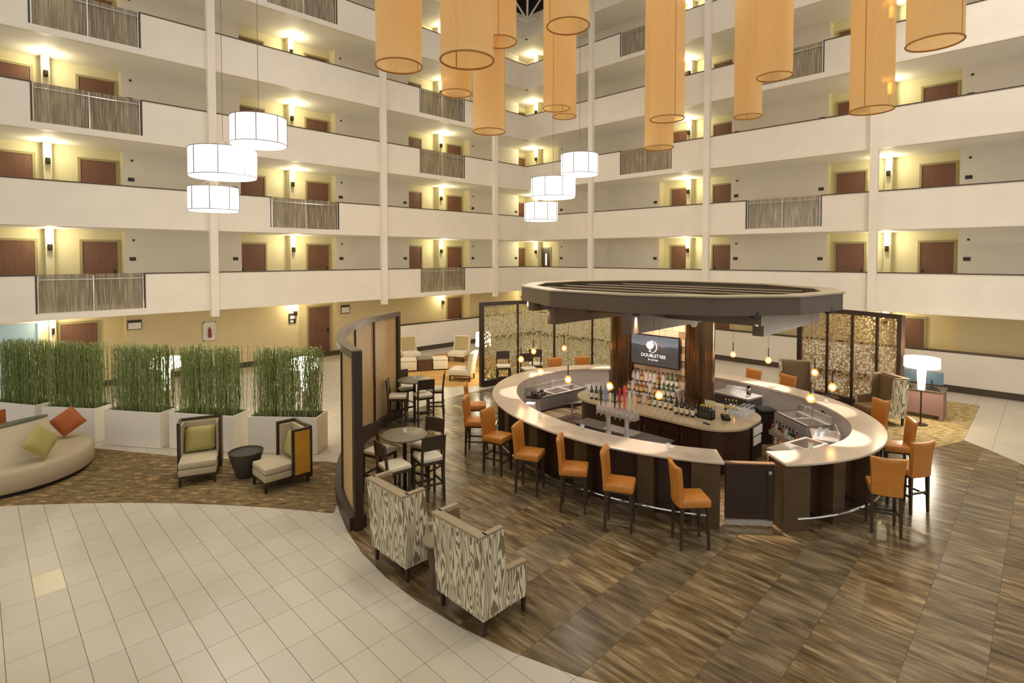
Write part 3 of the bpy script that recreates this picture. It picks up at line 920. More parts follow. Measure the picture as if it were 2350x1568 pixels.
for k in range(10):
    a = 2 * PI * k / 10 + .3
    lx, ly = CC[0] + 2.82 * math.cos(a), CC[1] + 3.16 * math.sin(a)
    ob('downlight', B().lathe([(.07, 3.2), (.06, 3.3)], 12, (lx - CC[0], ly - CC[1], 0)), M_black, can)
    lamp('canopy_or_fill_spot', 'SPOT', (lx, ly, 3.17), 520, (1.0, .86, .80), .04, (0, 0, 0), 36, .25)

for yy in (5.95, 6.75):
    lamp('canopy_or_fill_spot', 'SPOT', (10.35, yy, 3.2), 90, (1.0, .84, .68), .05, (0, R(-32), 0), 70, .6)  # fill spots added to brighten the backsplash, no fixtures of the canopy
# small glowing pendants hung around the canopy
M_bulb = mat('amber_bulb', (255, 214, 150), .4, emit=14.0, emit_rgb=(255, 190, 110))
M_amberg = mat('amber_glass', (255, 150, 60), .1, alpha=.35, emit=1.8, emit_rgb=(255, 130, 40))
pend = [(9.33, 9.02), (10.35, 9.55), (11.3, 9.3), (8.6, 7.73), (8.45, 6.85), (8.57, 5.93), (8.64, 4.92), (13.6, 5.67), (13.4, 4.74), (12.7, 3.54), (11.5, 2.90), (10.3, 2.93)]
zb = [1.71] * 12
ob('pendant_rail', B().path([(p[0] - CC[0], p[1] - CC[1], 3.225) for p in sorted(pend, key=lambda p: math.atan2(p[1] - CC[1], p[0] - CC[0]))], .02, 6, closed=True), M_canopy, can)
bp = None
for k, ((x, y), z) in enumerate(zip(pend, zb)):
    lab = 'small amber globe pendant, %s around the canopy from the gate, tap side first' % ORD[[4, 5, 6, 3, 2, 1, 0, 7, 8, 9, 10, 11][k]]
    if bp is None:
        bp = thing('globe_pendant', lab, 'pendant lamp', (x, y, z), group='amber globe pendants over the bar')
        ob('bulb', B().lathe([(0, -.05), (.035, -.035), (.05, 0), (.035, .035), (0, .05)], 14), M_bulb, bp, smooth=True)
        ob('globe', B().lathe([(0, -.075), (.04, -.065), (.07, -.025), (.072, .01), (.05, .06), (.02, .085)], 16), M_amberg, bp, smooth=True)
        ob('stem', B().tube((0, 0, .08), (0, 0, .3), .012, n=8), M_dark, bp)
        ob('cord', B().tube((0, 0, .3), (0, 0, 1.494), .003, n=5), M_dark, bp)
    else:
        dup(bp, (x, y, z), 0, lab)
    lamp('globe_light', 'POINT', (x, y, z), 5, (1.0, .55, .2), .06)

# ------------------------------------------------------------------ bar equipment
tap = thing('beer_tap_tower', 'brushed steel tap tower on two legs with colourful tap handles', 'beer tap', (8.42, 5.66, .865))
ob('leg', B().lathe([(.06, 0), (.045, .04), (.04, .36)], 16, (.02, .2, 0)), M_steel, tap, smooth=True); ob('leg', B().lathe([(.06, 0), (.045, .04), (.04, .36)], 16, (.02, -.2, 0)), M_steel, tap, smooth=True)
ob('tower_body', B().bb(-.07, .09, -.42, .42, .36, .5), M_steel, tap)
tc_ = [((70, 56, 40), .32), ((120, 150, 196), .4), ((230, 222, 200), .26), ((40, 36, 36), .4), ((170, 36, 40), .4), ((226, 72, 92), .46), ((224, 204, 168), .36), ((206, 186, 150), .3)]
for k, (c, h) in enumerate(tc_):
    yy = .37 - k * .105
    ob('tap_handle', B().lathe([(.01, 0), (.014, .05), (.024, h * .55), (.03, h * .85), (.018, h), (0, h)], 10, (.01, yy, .5)), mat('tap_paint_%d' % k, c, .4), tap, smooth=True)
    ob('spout', B().tube((-.07, yy, .44), (-.12, yy, .43), .012, n=6).tube((-.12, yy, .44), (-.13, yy, .34), .011, n=6), M_chrome, tap)
cl = thing('under_bar_cooler', 'long steel topped cooler behind the front counter under the tap tower', 'cooler', (8.72, 5.75, 0.004))
ob('body', B().bb(-.2, .2, -.95, .95, 0, .83), mat('cooler_body', (34, 30, 30), .4), cl); ob('steel_top', B().bb(-.22, .22, -.98, .98, .83, .86), mat('dull_steel', (112, 106, 104), .35, .8), cl)
ob('drip_tray', B().bb(-.16, .16, -.33, .33, .86, .868), M_steel, cl)
def sink(name, label, loc, rz, L, bowls, extra=None):
    t = thing(name, label, 'sink', loc, rz)
    ob('apron', B().bb(-L / 2, L / 2, -.28, -.26, .52, .82).bb(-L / 2, -L / 2 + .02, -.26, .28, .52, .82).bb(L / 2 - .02, L / 2, -.26, .28, .52, .82).bb(-L / 2, L / 2, .26, .28, .52, .98), M_steel, t)
    ob('rim', B().bb(-L / 2, L / 2, -.28, -.2, .80, .82).bb(-L / 2, L / 2, .2, .28, .80, .82), M_steel, t)
    bw = L / bowls
    for k in range(bowls):
        x0 = -L / 2 + k * bw
        ob('bowl', B().bb(x0 + .03, x0 + bw - .03, -.2, .2, .58, .6).bb(x0 + .0, x0 + .03, -.2, .2, .58, .82).bb(x0 + bw - .03, x0 + bw, -.2, .2, .58, .82), M_steel, t)
    for sx in (-1, 1):
        for sy in (-1, 1):
            ob('leg', B().tube((sx * (L / 2 - .05), sy * .22, 0), (sx * (L / 2 - .05), sy * .22, .53), .02, n=8), M_steel, t)
    ob('faucet', B().path([(0, .23, .82), (0, .23, 1.0), (0, .2, 1.05), (0, .08, 1.05), (0, .05, 1.0)], .012, 7), M_chrome, t, smooth=True)
    return t
sink('bar_sink', 'long stainless steel bar sink inside the rounded end near the tall tables', (10.35, 8.75, 0.004), R(-4), 1.7, 3)
sink('bar_sink', 'stainless triple bar sink inside the rounded end near the floor lamp', (12.18, 3.62, 0.004), R(232), 1.05, 2)
ib = thing('ice_bin', 'steel ice bin with chrome speed rail by the gate', 'ice bin', (10.25, 3.1, 0.004), R(-15))
ob('body', B().bb(-.55, .55, -.2, .2, .3, .82), M_steel, ib); ob('lid_rim', B().bb(-.57, .57, -.22, .22, .82, .85), M_steel, ib); ob('ice_well', B().bb(0, .5, -.15, .15, .851, .856), mat('dark_well', (70, 62, 54), .3, .5), ib)
for sx in (-1, 1): ob('leg', B().tube((sx * .5, 0, 0), (sx * .5, 0, .3), .03, n=8), M_steel, ib)
wd_ = thing('glass_washer', 'grey steel glass washer cabinet inside the far side of bar', 'dishwasher', (12.95, 5.28, 0.004), R(-12))
ob('body', B().bb(-.3, .3, -.45, .45, 0, .86), mat('grey_steel', (120, 112, 114), .4, .6), wd_); ob('top', B().bb(-.32, .32, -.47, .47, .86, .9), M_steel, wd_)
bn = thing('waste_bin', 'dark brown waste bin lined with a black bag inside the bar', 'bin', (12.60, 4.52, 0.004), R(-40))
ob('body', B().box((0, 0, .36), (.34, .34, .72), taper=.85), M_dark, bn); ob('bag', B().rbox((0, 0, .73), (.38, .38, .1), .04), M_black, bn)
srl = thing('speed_rail', 'steel bottle rail hung along the front of the triple bar sink', 'bottle rail', (11.88, 3.855, .004), R(232))
ob('trough', B().bb(-.45, .45, -.06, .06, .36, .38).bb(-.45, .45, -.07, -.06, .36, .46).bb(-.45, .45, .06, .07, .36, .46), M_steel, srl)
for s_ in (-.4, .4): ob('leg', B().tube((s_, 0, 0), (s_, 0, .36), .012, n=6), M_steel, srl)
drn = thing('drainboard', 'steel drainboard at the rounded bar end with upturned tumblers', 'drainboard', (11.35, 2.98, .004), R(200))
ob('tray', B().bb(-.35, .35, -.22, .22, .78, .81).bb(-.35, .35, .2, .22, .81, .95), M_steel, drn)
for s_ in (-.3, .3):
    for t_ in (-.18, .18): ob('leg', B().tube((s_, t_, 0), (s_, t_, .78), .015, n=6), M_steel, drn)
hs_ = thing('soda_gun', 'black soda gun hose coiled beside the rounded bar end', 'soda gun', (12.46, 3.34, .004), R(-50))
ob('holder', B().bb(-.05, .05, -.05, .05, 0, .86), M_steel, hs_)
ob('hose', B().path([(0, 0, .86), (.0, -.04, .98), (0, -.09, 1.0), (0, -.13, .96), (0, -.15, .86)], .016, 7), M_black, hs_, smooth=True)
sx_ = thing('cocktail_shaker', 'chrome cocktail shaker standing on the glass washer', 'shaker', (12.85, 4.98, .905))
ob('body', B().lathe([(.055, 0), (.06, .1), (.05, .18), (.02, .2), (.02, .26), (0, .27)], 16), M_chrome, sx_, smooth=True)
ob('cap', B().lathe([(.03, .2), (.035, .27), (0, .29)], 12), M_black, sx_, smooth=True)
fb_ = thing('garnish_tray', 'dark garnish tray heaped with dark fruit on the sink near the tall tables', 'tray', (9.55, 8.72, .825), R(20))
ob('tray', B().bb(-.25, .25, -.15, .15, 0, .05), M_black, fb_)
for k in range(14): ob('fruit', B().lathe([(0, -.04), (.035, -.02), (.04, 0), (.035, .02), (0, .04)], 8, (random.uniform(-.18, .18), random.uniform(-.1, .1), .08 + random.uniform(0, .05))), mat('dark_fruit', (62, 34, 26), .5), fb_, smooth=True)
nb = thing('napkin_caddy', 'white paper napkin caddy inside the rounded bar end', 'caddy', (8.95, 8.35, .60), R(30))
ob('box', B().bb(-.1, .1, -.1, .1, 0, .25), M_white, nb); ob('print', B().bb(-.104, -.1, -.05, .05, .1, .2), mat('blue_print', (60, 70, 110), .5), nb)
nbs = thing('napkin_stand', 'steel shelf under the paper napkin caddy', 'shelf', (8.95, 8.35, 0.004), R(30))
ob('shelf', B().bb(-.2, .2, -.2, .2, .565, .595), M_steel, nbs)
for sx in (-1, 1):
    for sy in (-1, 1): ob('leg', B().tube((sx * .17, sy * .17, 0), (sx * .17, sy * .17, .565), .015, n=6), M_steel, nbs)
sg = thing('menu_card', 'cream menu card in clear stand on back bar before the bronze column', 'menu', (10.74, 4.95, .915), R(10))
ob('card', B().bb(-.006, .006, -.1, .1, .02, .3), mat('cream_card', (226, 206, 160), .6), sg); ob('base', B().bb(-.05, .05, -.1, .1, 0, .02), M_glass, sg)
ph = thing('telephone', 'black desk telephone lying on the rounded end of back bar', 'telephone', (10.66, 4.58, .925), R(35))
ob('body', B().box((0, 0, .03), (.2, .16, .05), ry=R(-8)), M_black, ph); ob('handset', B().rbox((-.02, .05, .075), (.2, .05, .04), .015), M_black, ph)
rc = thing('remote_control', 'black remote control lying on the front edge of back bar', 'remote', (10.1, 4.72, .915), R(70)); ob('casing', B().rbox((0, 0, .01), (.16, .045, .018), .006), M_black, rc)

# bottles
def bottle(kind, glassc, labelc, cap, h=.31, r=.038):
    return dict(kind=kind, g=glassc, l=labelc, c=cap, h=h, r=r)
KB = [bottle('dark wine bottle with cream label', (30, 34, 22), (226, 214, 186), (60, 20, 24)),
      bottle('green wine bottle with white label', (52, 84, 36), (232, 228, 214), (40, 40, 36)),
      bottle('amber liquor bottle with tan label', (128, 72, 26), (214, 180, 126), (30, 26, 24), .28, .045),
      bottle('clear spirit bottle with dark stopper', (206, 206, 200), (222, 206, 196), (30, 26, 24), .30, .042),
      bottle('dark beer bottle with yellow label', (36, 26, 16), (222, 190, 70), (222, 190, 70), .23, .03)]
PB = {}
def place_bottle(ki, x, y, z, where):
    K = KB[ki]; lab = K['kind'] + ' ' + where; gp = 'bottles ' + where
    if ki not in PB:
        t = thing('bottle', lab, 'bottle', (x, y, z), 0, gp)
        r, h = K['r'], K['h']
        mg = mat('bottle_glass_%d' % ki, K['g'], .08, spec=.7, alpha=.55 if ki == 3 else 1.0)
        ob('body', B().lathe([(r * .9, 0), (r, .01), (r, h * .58), (r * .8, h * .66), (.014, h * .76), (.014, h * .93), (0, h * .93)], 12), mg, t, smooth=True)
        ob('paper_label', B().lathe([(r + .001, h * .15), (r + .001, h * .48)], 12), mat('label_%d' % ki, K['l'], .6), t, smooth=True)
        ob('cap', B().lathe([(.016, h * .88), (.017, h), (0, h)], 10), mat('cap_%d' % ki, K['c'], .5), t, smooth=True)
        PB[ki] = t
    else:
        dup(PB[ki], (x, y, z), random.uniform(0, 6), lab, gp)
ZI = .915
for i in range(6): place_bottle(0, 10.05 + .02 * i, 7.45 - i * .115, ZI, 'on back bar behind the taps')
for i in range(5): place_bottle((2, 3, 2, 3, 2)[i], 10.27, 7.35 - i * .13, ZI, 'on back bar behind the taps')
for i in range(11):
    place_bottle((3, 3, 2, 3, 3, 3, 2, 3, 1, 1, 1)[i], 10.98, 6.92 - i * .11, ZI + .36, 'on the raised shelf under the television')
sh_ = thing('bottle_shelf', 'stepped clear shelf for bottles under the television', 'shelf', (10.93, 6.33, ZI))
ob('shelf_board', B().bb(-.1, .12, -.63, .63, .33, .355), M_glass, sh_); ob('shelf_board', B().bb(-.28, -.1, -.63, .63, .15, .175), M_glass, sh_)
for sy in (-.62, 0, .62): ob('support', B().bb(-.28, .12, sy - .01, sy + .01, 0, .15).bb(-.1, .12, sy - .01, sy + .01, .15, .33), M_glass, sh_)
for i in range(11):
    place_bottle((2, 3, 2, 2, 2, 3, 2, 1, 1, 1, 1)[i], 10.74, 6.9 - i * .112, ZI + .18, 'on the middle shelf under the television')
for i in range(9):
    place_bottle((3, 2, 3, 2, 1, 1, 1, 0, 0)[i], 10.5, 6.6 - i * .13, ZI, 'on the back bar before the shelves')
for i in range(4): place_bottle(0, 10.33 - .0 * i, 5.48 - i * .12, ZI, 'on back bar before the gate-side column')
for i in range(4): place_bottle(0, 10.5, 5.45 - i * .11, ZI, 'on back bar before the gate-side column')
for i in range(4):
    for j in range(2): place_bottle(4, 10.45 + j * .075 + .0, 4.98 - i * .062 + .02, ZI + .03, 'in the dark carrier on back bar')
cb_ = thing('bottle_carrier', 'dark green six-pack style carrier full of yellow-labelled bottles on back bar', 'carrier', (10.487, 4.905, ZI))
ob('carrier', B().bb(-.09, .09, -.15, .15, 0, .02).bb(-.09, -.08, -.15, .15, 0, .15).bb(.08, .09, -.15, .15, 0, .15).bb(-.09, .09, -.15, -.14, 0, .17).bb(-.09, .09, .14, .15, 0, .17), mat('carrier_card', (46, 54, 36), .6), cb_)
for i in range(4): place_bottle(4, 11.36 + .02 * i, 4.88 - i * .065, ZI, 'beyond the gate-side bronze column')
for i in range(8):
    u = -.4 + i * .112
    place_bottle((2, 3, 0, 2, 3, 1, 0, 2)[i], 11.88 + u * math.cos(R(232)), 3.855 + u * math.sin(R(232)), .386, 'in the bottle rail before the sink')
# glasses
def make_glass(name, kind, prof, n=12):
    return B().lathe(prof, n).mesh(name, M_glass, True)
g_wine = make_glass('wine_glass', 0, [(.034, 0), (.034, .003), (.005, .008), (.005, .07), (.03, .095), (.036, .12), (.032, .17)])
g_wine_inv = make_glass('wine_glass', 0, [(.032, 0), (.036, .05), (.03, .075), (.005, .10), (.005, .16), (.034, .168), (.034, .17)])
g_tumb = make_glass('tumbler', 0, [(.03, 0), (.036, .09), (.033, .09), (.028, .008), (0, .008)])
M_tea = mat('candle_flame', (255, 220, 150), .5, emit=3.0)
def glass(me, x, y, z, label, gp):
    o = bpy.data.objects.new(me.name.split('.')[0], me); COL.objects.link(o); o.location = (x, y, z)
    return tag(o, label, 'glass', gp)
for i in range(7):
    for j in range(6):
        x, y = 10.25 + i * .1 + random.uniform(-.01, .01), 7.55 + j * .085
        if (x - 10.0) < .0 or (abs(x - 10.78) > .85) or y > 7.95 - abs(x - 10.7) * .2: continue
        if math.hypot(x - 11.12, y - 7.3) < .36: continue
        glass(g_wine_inv, x, y, ZI, 'upturned stemmed glass on the rounded back bar end by the far column', 'upturned glasses by the far column')
for i in range(6):
    for j in range(5):
        x, y = 11.05 + i * .09, 4.35 + j * .09
        if math.hypot(x - 11.12, y - 5.36) < .38 or x > 11.6 or (x > 11.28 and y > 4.6): continue
        glass(g_wine_inv, x, y, ZI, 'upturned stemmed glass on the rounded back bar end by gate-side column', 'upturned glasses by the gate-side column')
for i in range(6):
    for j in range(2): glass(g_wine, 12.85 + j * .1, 5.12 + i * .075, .905, 'clean wine glass standing on the glass washer', 'glasses on the glass washer')
for i in range(5):
    for j in range(2): glass(g_tumb, 11.15 + i * .085, 2.98 + j * .1, .816, 'clear tumbler on the steel drainboard', 'tumblers on the drainboard')
for k, (x, y, lab) in enumerate(((7.72, 6.95, 'near the fourth stool'), (7.75, 5.95, 'near the tap tower'), (7.95, 4.35, 'beside the counter end by the gate'), (9.6, 2.72, 'on the counter beside the ice bin'), (12.85, 3.35, 'on the counter near the patterned wing chair'))):
    t = thing('candle_glass', 'clear votive glass on the bar counter ' + lab, 'candle', (x, y, 1.072))
    ob('cup', B().lathe([(.035, 0), (.042, .08), (.039, .08), (.032, .01), (0, .01)], 14), M_glass, t, smooth=True)
    ob('candle', B().lathe([(.025, .011), (.025, .04), (0, .04)], 10), mat('wax', (244, 236, 214), .5), t)
# ------------------------------------------------------------------ seating
M_seatc = mat('cream_vinyl', (214, 202, 172), .5, noise=.04, nscale=10)
M_chairw = mat('chair_wood', (62, 48, 32), .4)
# bar stool, front = +x
def make_stool(label, loc, rz):
    t = thing('bar_stool', label, 'bar stool', loc, rz, 'orange leather bar stools')
    ob('seat', B().rbox((.015, 0, .67), (.43, .43, .12), .03), M_orange, t, smooth=True)
    bk = B(); rings = []
    for z, w, x in ((.615, .40, -.195), (.75, .40, -.2), (.95, .415, -.215), (1.12, .445, -.235), (1.17, .452, -.24), (1.185, .44, -.242)):
        th = .032 if z < 1.18 else .02
        rg = []
        N = 8
        for k in range(N + 1):
            y = -w / 2 + w * k / N
            rg.append((x - .025 * (1 - (2 * y / w) ** 2) - th, y, z + (.012 * (2 * y / w) ** 2 if z > 1.1 else 0)))
        for k in range(N, -1, -1):
            y = -w / 2 + w * k / N
            rg.append((x - .025 * (1 - (2 * y / w) ** 2) + th, y, z + (.012 * (2 * y / w) ** 2 if z > 1.1 else 0)))
        rings.append(rg)
    bk.strip(rings)
    ob('backrest', bk, M_orange, t, smooth=True)
    for sx in (-1, 1):
        for sy in (-1, 1):
            ob('leg', B().strip([[(sx * .20 + a, sy * .185 + b_, 0) for a, b_ in ((-.016, -.016), (.016, -.016), (.016, .016), (-.016, .016))],
                                 [(sx * .185 + a, sy * .18 + b_, .615) for a, b_ in ((-.024, -.024), (.024, -.024), (.024, .024), (-.024, .024))]]), M_chairw, t)
    ob('stretcher', B().bb(.178, .208, -.175, .175, .22, .25), M_chairw, t)
    ob('stretcher', B().bb(-.205, -.178, -.175, .175, .32, .35), M_chairw, t)
    for sy in (-1, 1): ob('stretcher', B().bb(-.18, .18, sy * .183 - .012, sy * .183 + .012, .27, .30), M_chairw, t)
    ob('seat_rail', B().bb(-.19, .2, -.19, .19, .585, .612), M_chairw, t)
    return t
def face(a, b_): return math.atan2(b_, a)
STO = [((7.33, 3.65), face(.35, -.33), 'first from the gate on the tap side'),
       ((7.02, 4.66), face(.21, -.43), 'second from the gate on the tap side'),
       ((7.00, 5.54), face(.26, -.40), 'third from the gate on the tap side'),
       ((6.97, 6.52), face(.20, -.45), 'fourth from the gate on the tap side'),
       ((7.18, 7.58), face(.12, -.46), 'fifth from the gate on the tap side'),
       ((7.55, 8.62), face(.30, -.40), 'sixth from the gate on the tap side'),
       ((8.35, 9.55), face(.5, -.45), 'seventh from the gate on the tap side'),
       ((9.80, 1.75), face(.48, .19), 'first from the gate on the floor lamp side'),
       ((10.93, 1.62), face(.25, .45), 'second from the gate on the floor lamp side'),
       ((12.05, 1.98), face(-.2, .45), 'third from the gate on the floor lamp side'),
       ((13.2, 2.62), face(-.4, .35), 'fourth from the gate on the floor lamp side'),
       ((14.32, 4.75), face(-.45, .2), 'facing the wing chairs across the bar'),
       ((14.42, 5.62), face(-.45, .15), 'facing the low wall beyond the back bar'),
       ((12.75, 9.72), face(-.3, -.4), 'by the mullions of the screen beyond the bar'),
       ((12.05, 10.15), face(-.2, -.45), 'by the tall chairs beyond the bar')]
st0 = None
for (p, a, w) in STO:
    lab = 'orange leather bar stool with dark legs, ' + w
    st0 = make_stool(lab, (*p, .005), a) if st0 is None else (dup(st0, (*p, .005), a, lab), st0)[1]

# tall dining chair, front = +x
def make_tall(label, loc, rz, gp):
    t = thing('counter_chair', label, 'chair', loc, rz, gp)
    ob('seat', B().rbox((.01, 0, .735), (.43, .43, .07), .025), M_seatc, t, smooth=True)
    ob('seat_rail', B().bb(-.2, .21, -.205, .205, .655, .70), M_chairw, t)
    for sy in (-1, 1):
        ob('leg', B().box((.19, sy * .19, .34), (.04, .04, .68), taper=.8), M_chairw, t)
        y = sy * .195
        ob('rear_post', B().strip([[(x + a, y + b_, z) for a, b_ in ((-.02, -.018), (.02, -.018), (.02, .018), (-.02, .018))] for x, z in ((-.23, 0), (-.2, .45), (-.2, .72), (-.25, 1.16))]), M_chairw, t)
        ob('stretcher', B().bb(-.2, .19, y - .012, y + .012, .3, .335), M_chairw, t)
    ob('backrest', B().box((-.232, 0, 1.04), (.025, .36, .25), ry=R(-6)), M_chairw, t)
    ob('stretcher', B().bb(.175, .205, -.18, .18, .22, .26), M_chairw, t)
    ob('stretcher', B().bb(-.222, -.2, -.18, .18, .3, .335), M_chairw, t)
    return t
ch0 = None
def tall(p, a, lab, gp):
    global ch0
    if ch0 is None: ch0 = make_tall(lab, (*p, .005), a, gp)
    else: dup(ch0, (*p, .005), a, lab, gp)
def table(c, label, r, gp_lab, angs, bd, labs):
    t = thing('pedestal_table', label, 'table', (*c, .005))
    ob('table_top', B().lathe([(0, 1.01), (r - .01, 1.01), (r, 1.02), (r, 1.04), (r - .008, 1.045), (0, 1.045)], 40), mat('grey_laminate', (124, 114, 92), .35), t, smooth=True)
    ob('pedestal', B().lathe([(.035, .03), (.035, 1.01)], 16), M_black, t, smooth=True)
    ob('base', B().lathe([(.2, 0), (.2, .012), (.04, .035), (0, .035)], 24), M_black, t)
    for (x, y, a), lb in zip(angs, labs):
        tall((x, y), R(a), lb, gp_lab)
    v = thing('candle_glass', 'clear votive glass in the middle of ' + gp_lab.replace('chairs around ', ''), 'candle', (c[0] + .02, c[1] + .02, 1.052))
    ob('cup', B().lathe([(.035, 0), (.042, .08), (.039, .08), (.032, .01), (0, .01)], 14), M_glass, v, smooth=True)
    ob('candle', B().lathe([(.025, .011), (.025, .04), (0, .04)], 10), mat('wax', (244, 236, 214), .5), v)
table((5.36, 8.05), 'round grey pedestal table between curved screen and wing chairs', .40, 'chairs around the tall table by the wing chairs', ((4.86, 7.62, -8), (5.08, 8.42, -72), (5.50, 7.54, 76), (5.86, 8.08, 195)), 0,
      ['dark tall chair with cream seat, back towards the patterned wing chairs', 'dark tall chair with cream seat, back against the curved screen by wing chairs', 'dark tall chair with cream seat beside the open floor before the stools', 'dark tall chair with cream seat tucked between both tall tables'])
table((7.96, 11.5), 'round grey pedestal table at the far end of the curved screen', .42, 'chairs around the tall table by the slipper chairs', ((7.40, 11.42, -40), (7.91, 11.04, 70), (8.50, 11.35, 140), (8.02, 12.02, -95)), 0,
      ['dark tall chair along the far end of the curved screen', 'dark tall chair at the far table, back towards the nearer tall table', 'dark tall chair at the far table on the bar stool side', 'dark tall chair at far table, back towards the slipper chairs'])
for p, a, lb in (((11.82, 12.2), 232, 'dark tall chair with cream seat before the lit mosaic screen'), ((12.1, 11.35), 245, 'dark tall chair with cream seat turned to the bar beyond globe pendants'), ((12.78, 11.7), 225, 'dark tall chair with cream seat beside the screen mullion')):
    tall(p, R(a), lb, 'tall chairs by the mosaic screen')

# patterned wing chairs, front = +x
def faux_bois(name, c0, c1, sc):
    m = bpy.data.materials.new(name); m.use_nodes = True
    nt = m.node_tree; b = nt.nodes['Principled BSDF']
    tc = nt.nodes.new('ShaderNodeTexCoord')
    mp = nt.nodes.new('ShaderNodeMapping'); mp.inputs['Scale'].default_value = (1.0, 1.0, .13)
    nt.links.new(tc.outputs['Object'], mp.inputs[0])
    nz = nt.nodes.new('ShaderNodeTexNoise'); nz.inputs['Scale'].default_value = 7.5; nz.inputs['Detail'].default_value = 1.5
    nt.links.new(mp.outputs[0], nz.inputs['Vector'])
    mu = nt.nodes.new('ShaderNodeMath'); mu.operation = 'MULTIPLY'; mu.inputs[1].default_value = sc; nt.links.new(nz.outputs[0], mu.inputs[0])
    fr = nt.nodes.new('ShaderNodeMath'); fr.operation = 'FRACT'; nt.links.new(mu.outputs[0], fr.inputs[0])
    rp = nt.nodes.new('ShaderNodeValToRGB')
    rp.color_ramp.elements[0].position = .40; rp.color_ramp.elements[0].color = (*lin(c0), 1)
    rp.color_ramp.elements[1].position = .48; rp.color_ramp.elements[1].color = (*lin(c1), 1)
    nt.links.new(fr.outputs[0], rp.inputs[0]); nt.links.new(rp.outputs[0], b.inputs['Base Color'])
    b.inputs['Roughness'].default_value = .85
    return m
M_bois = faux_bois('woodgrain_fabric', (124, 110, 78), (216, 204, 174), 14)
M_taupe = mat('taupe_vinyl', (122, 98, 64), .45)
M_taupe2 = mat('taupe_piping', (150, 132, 100), .5)
def wing_chair(label, loc, rz, gp=None, W=.78, D=.74, Hh=1.13):
    t = thing('wing_chair', label, 'armchair', loc, rz, gp)
    w = W / 2; x0 = -D / 2
    ob('back_shell', B().strip([[(x0 - .03 + dx, -w, z), (x0 + .06 + dx, -w, z), (x0 + .06 + dx, w, z), (x0 - .03 + dx, w, z)] for dx, z in ((.03, .2), (0, .7), (-.03, Hh))]), M_bois, t)
    ob('back_pad', B().strip([[(x0 + .06 + dx, -w + .06, z), (x0 + .16 + dx, -w + .06, z), (x0 + .14 + dx, w - .06, z), (x0 + .06 + dx, w - .06, z)] for dx, z in ((.03, .3), (0, .7), (-.03, Hh - .01))]), M_taupe, t)
    for s in (-1, 1):
        y0, y1 = (w - .07, w) if s > 0 else (-w, -w + .07)
        prof = [(x0 + .088, .2), (D / 2 - .08, .2), (D / 2 - .06, .60), (x0 + .36, .62), (x0 + .30, Hh), (x0 + .028, Hh)]
        n = len(prof)
        yo, yi = (y1, y0) if s > 0 else (y0, y1)
        b_ = B(); vs_ = [(p[0], yo, p[1]) for p in prof] + [(p[0], yi, p[1]) for p in prof]
        b_.add(vs_, [tuple(range(n))] + [(k, (k + 1) % n, n + (k + 1) % n, n + k) for k in range(n)], 0)
        b_.add(vs_, [tuple(range(2 * n - 1, n - 1, -1))], 1)
        ob('wing_side', b_, [M_bois, M_taupe], t)
        ob('piping', B().strip([[(p[0] + 0, yo - .005 * s, p[1] - .005), (p[0], yi + .01 * s, p[1] - .005), (p[0], yi + .01 * s, p[1] + .03), (p[0], yo + .012 * s, p[1] + .03)] for p in (prof[5], prof[4])]), M_taupe2, t)
        ob('arm_pad', B().strip([[(p[0], yo + .01 * s, p[1] - .005), (p[0], yi, p[1] - .005), (p[0], yi, p[1] + .03), (p[0], yo + .012 * s, p[1] + .03)] for p in (prof[3], prof[2])]), M_taupe2, t)
    ob('top_rail', B().bb(x0 - .065, x0 + .05, -w - .01, w + .01, Hh, Hh + .03), M_taupe2, t)
    ob('seat_cushion', B().rbox((.1, 0, .36), (D - .1, W - .16, .16), .04), M_taupe, t, smooth=True)
    ob('seat_base', B().bb(x0 + .05, D / 2 - .02, -w + .07, w - .07, .18, .3), M_taupe, t)
    for sx in (-1, 1):
        for sy in (-1, 1):
            ob('leg', B().box((sx * (D / 2 - .06), sy * (w - .05), .1), (.05, .05, .2), taper=.7), M_dark, t)
    return t
wing_chair('woodgrain patterned wing chair beside the tall table, next to stump table', (4.19, 6.15, .006), R(0), 'patterned wing chairs on the tile edge', W=.84)
wing_chair('woodgrain patterned wing chair farther from the curved screen, next to stump table', (4.22, 4.71, .006), R(0), 'patterned wing chairs on the tile edge', W=.84)
stp = thing('stump_table', 'brown stump side table between the two patterned wing chairs', 'side table', (4.08, 5.40, .005))
ob('table_top', B().lathe([(.19, .6), (.2, .61), (.2, .63), (0, .63)], 20), mat('stump_top', (136, 122, 92), .5), stp, smooth=True)
ob('trunk', B().lathe([(.17, 0), (.14, .12), (.11, .3), (.14, .5), (.19, .6)], 14), mat('stump_bark', (86, 66, 44), .7, noise=.25, nscale=6, stretch=(4, 4, .6)), stp, smooth=True)
wing_chair('woodgrain patterned wing chair before the screen, beside the lit floor lamp', (16.15, 3.02, .006), R(140), 'patterned wing chairs by the floor lamp', W=.8, D=.8, Hh=1.16)
wing_chair('brown lined wing chair beyond the bar, standing before the low wall', (16.25, 5.0, .006), R(200), 'patterned wing chairs by the floor lamp', W=.85, D=.8, Hh=1.2)
lt_ = thing('side_table', 'small dark side table with a glass between wing chairs by the screen', 'side table', (15.75, 4.05, .006))
ob('table_top', B().lathe([(0, .5), (.25, .5), (.25, .53), (0, .53)], 24), M_dark, lt_); ob('pedestal', B().lathe([(.16, 0), (.16, .02), (.03, .04), (.03, .5)], 14), M_dark, lt_)

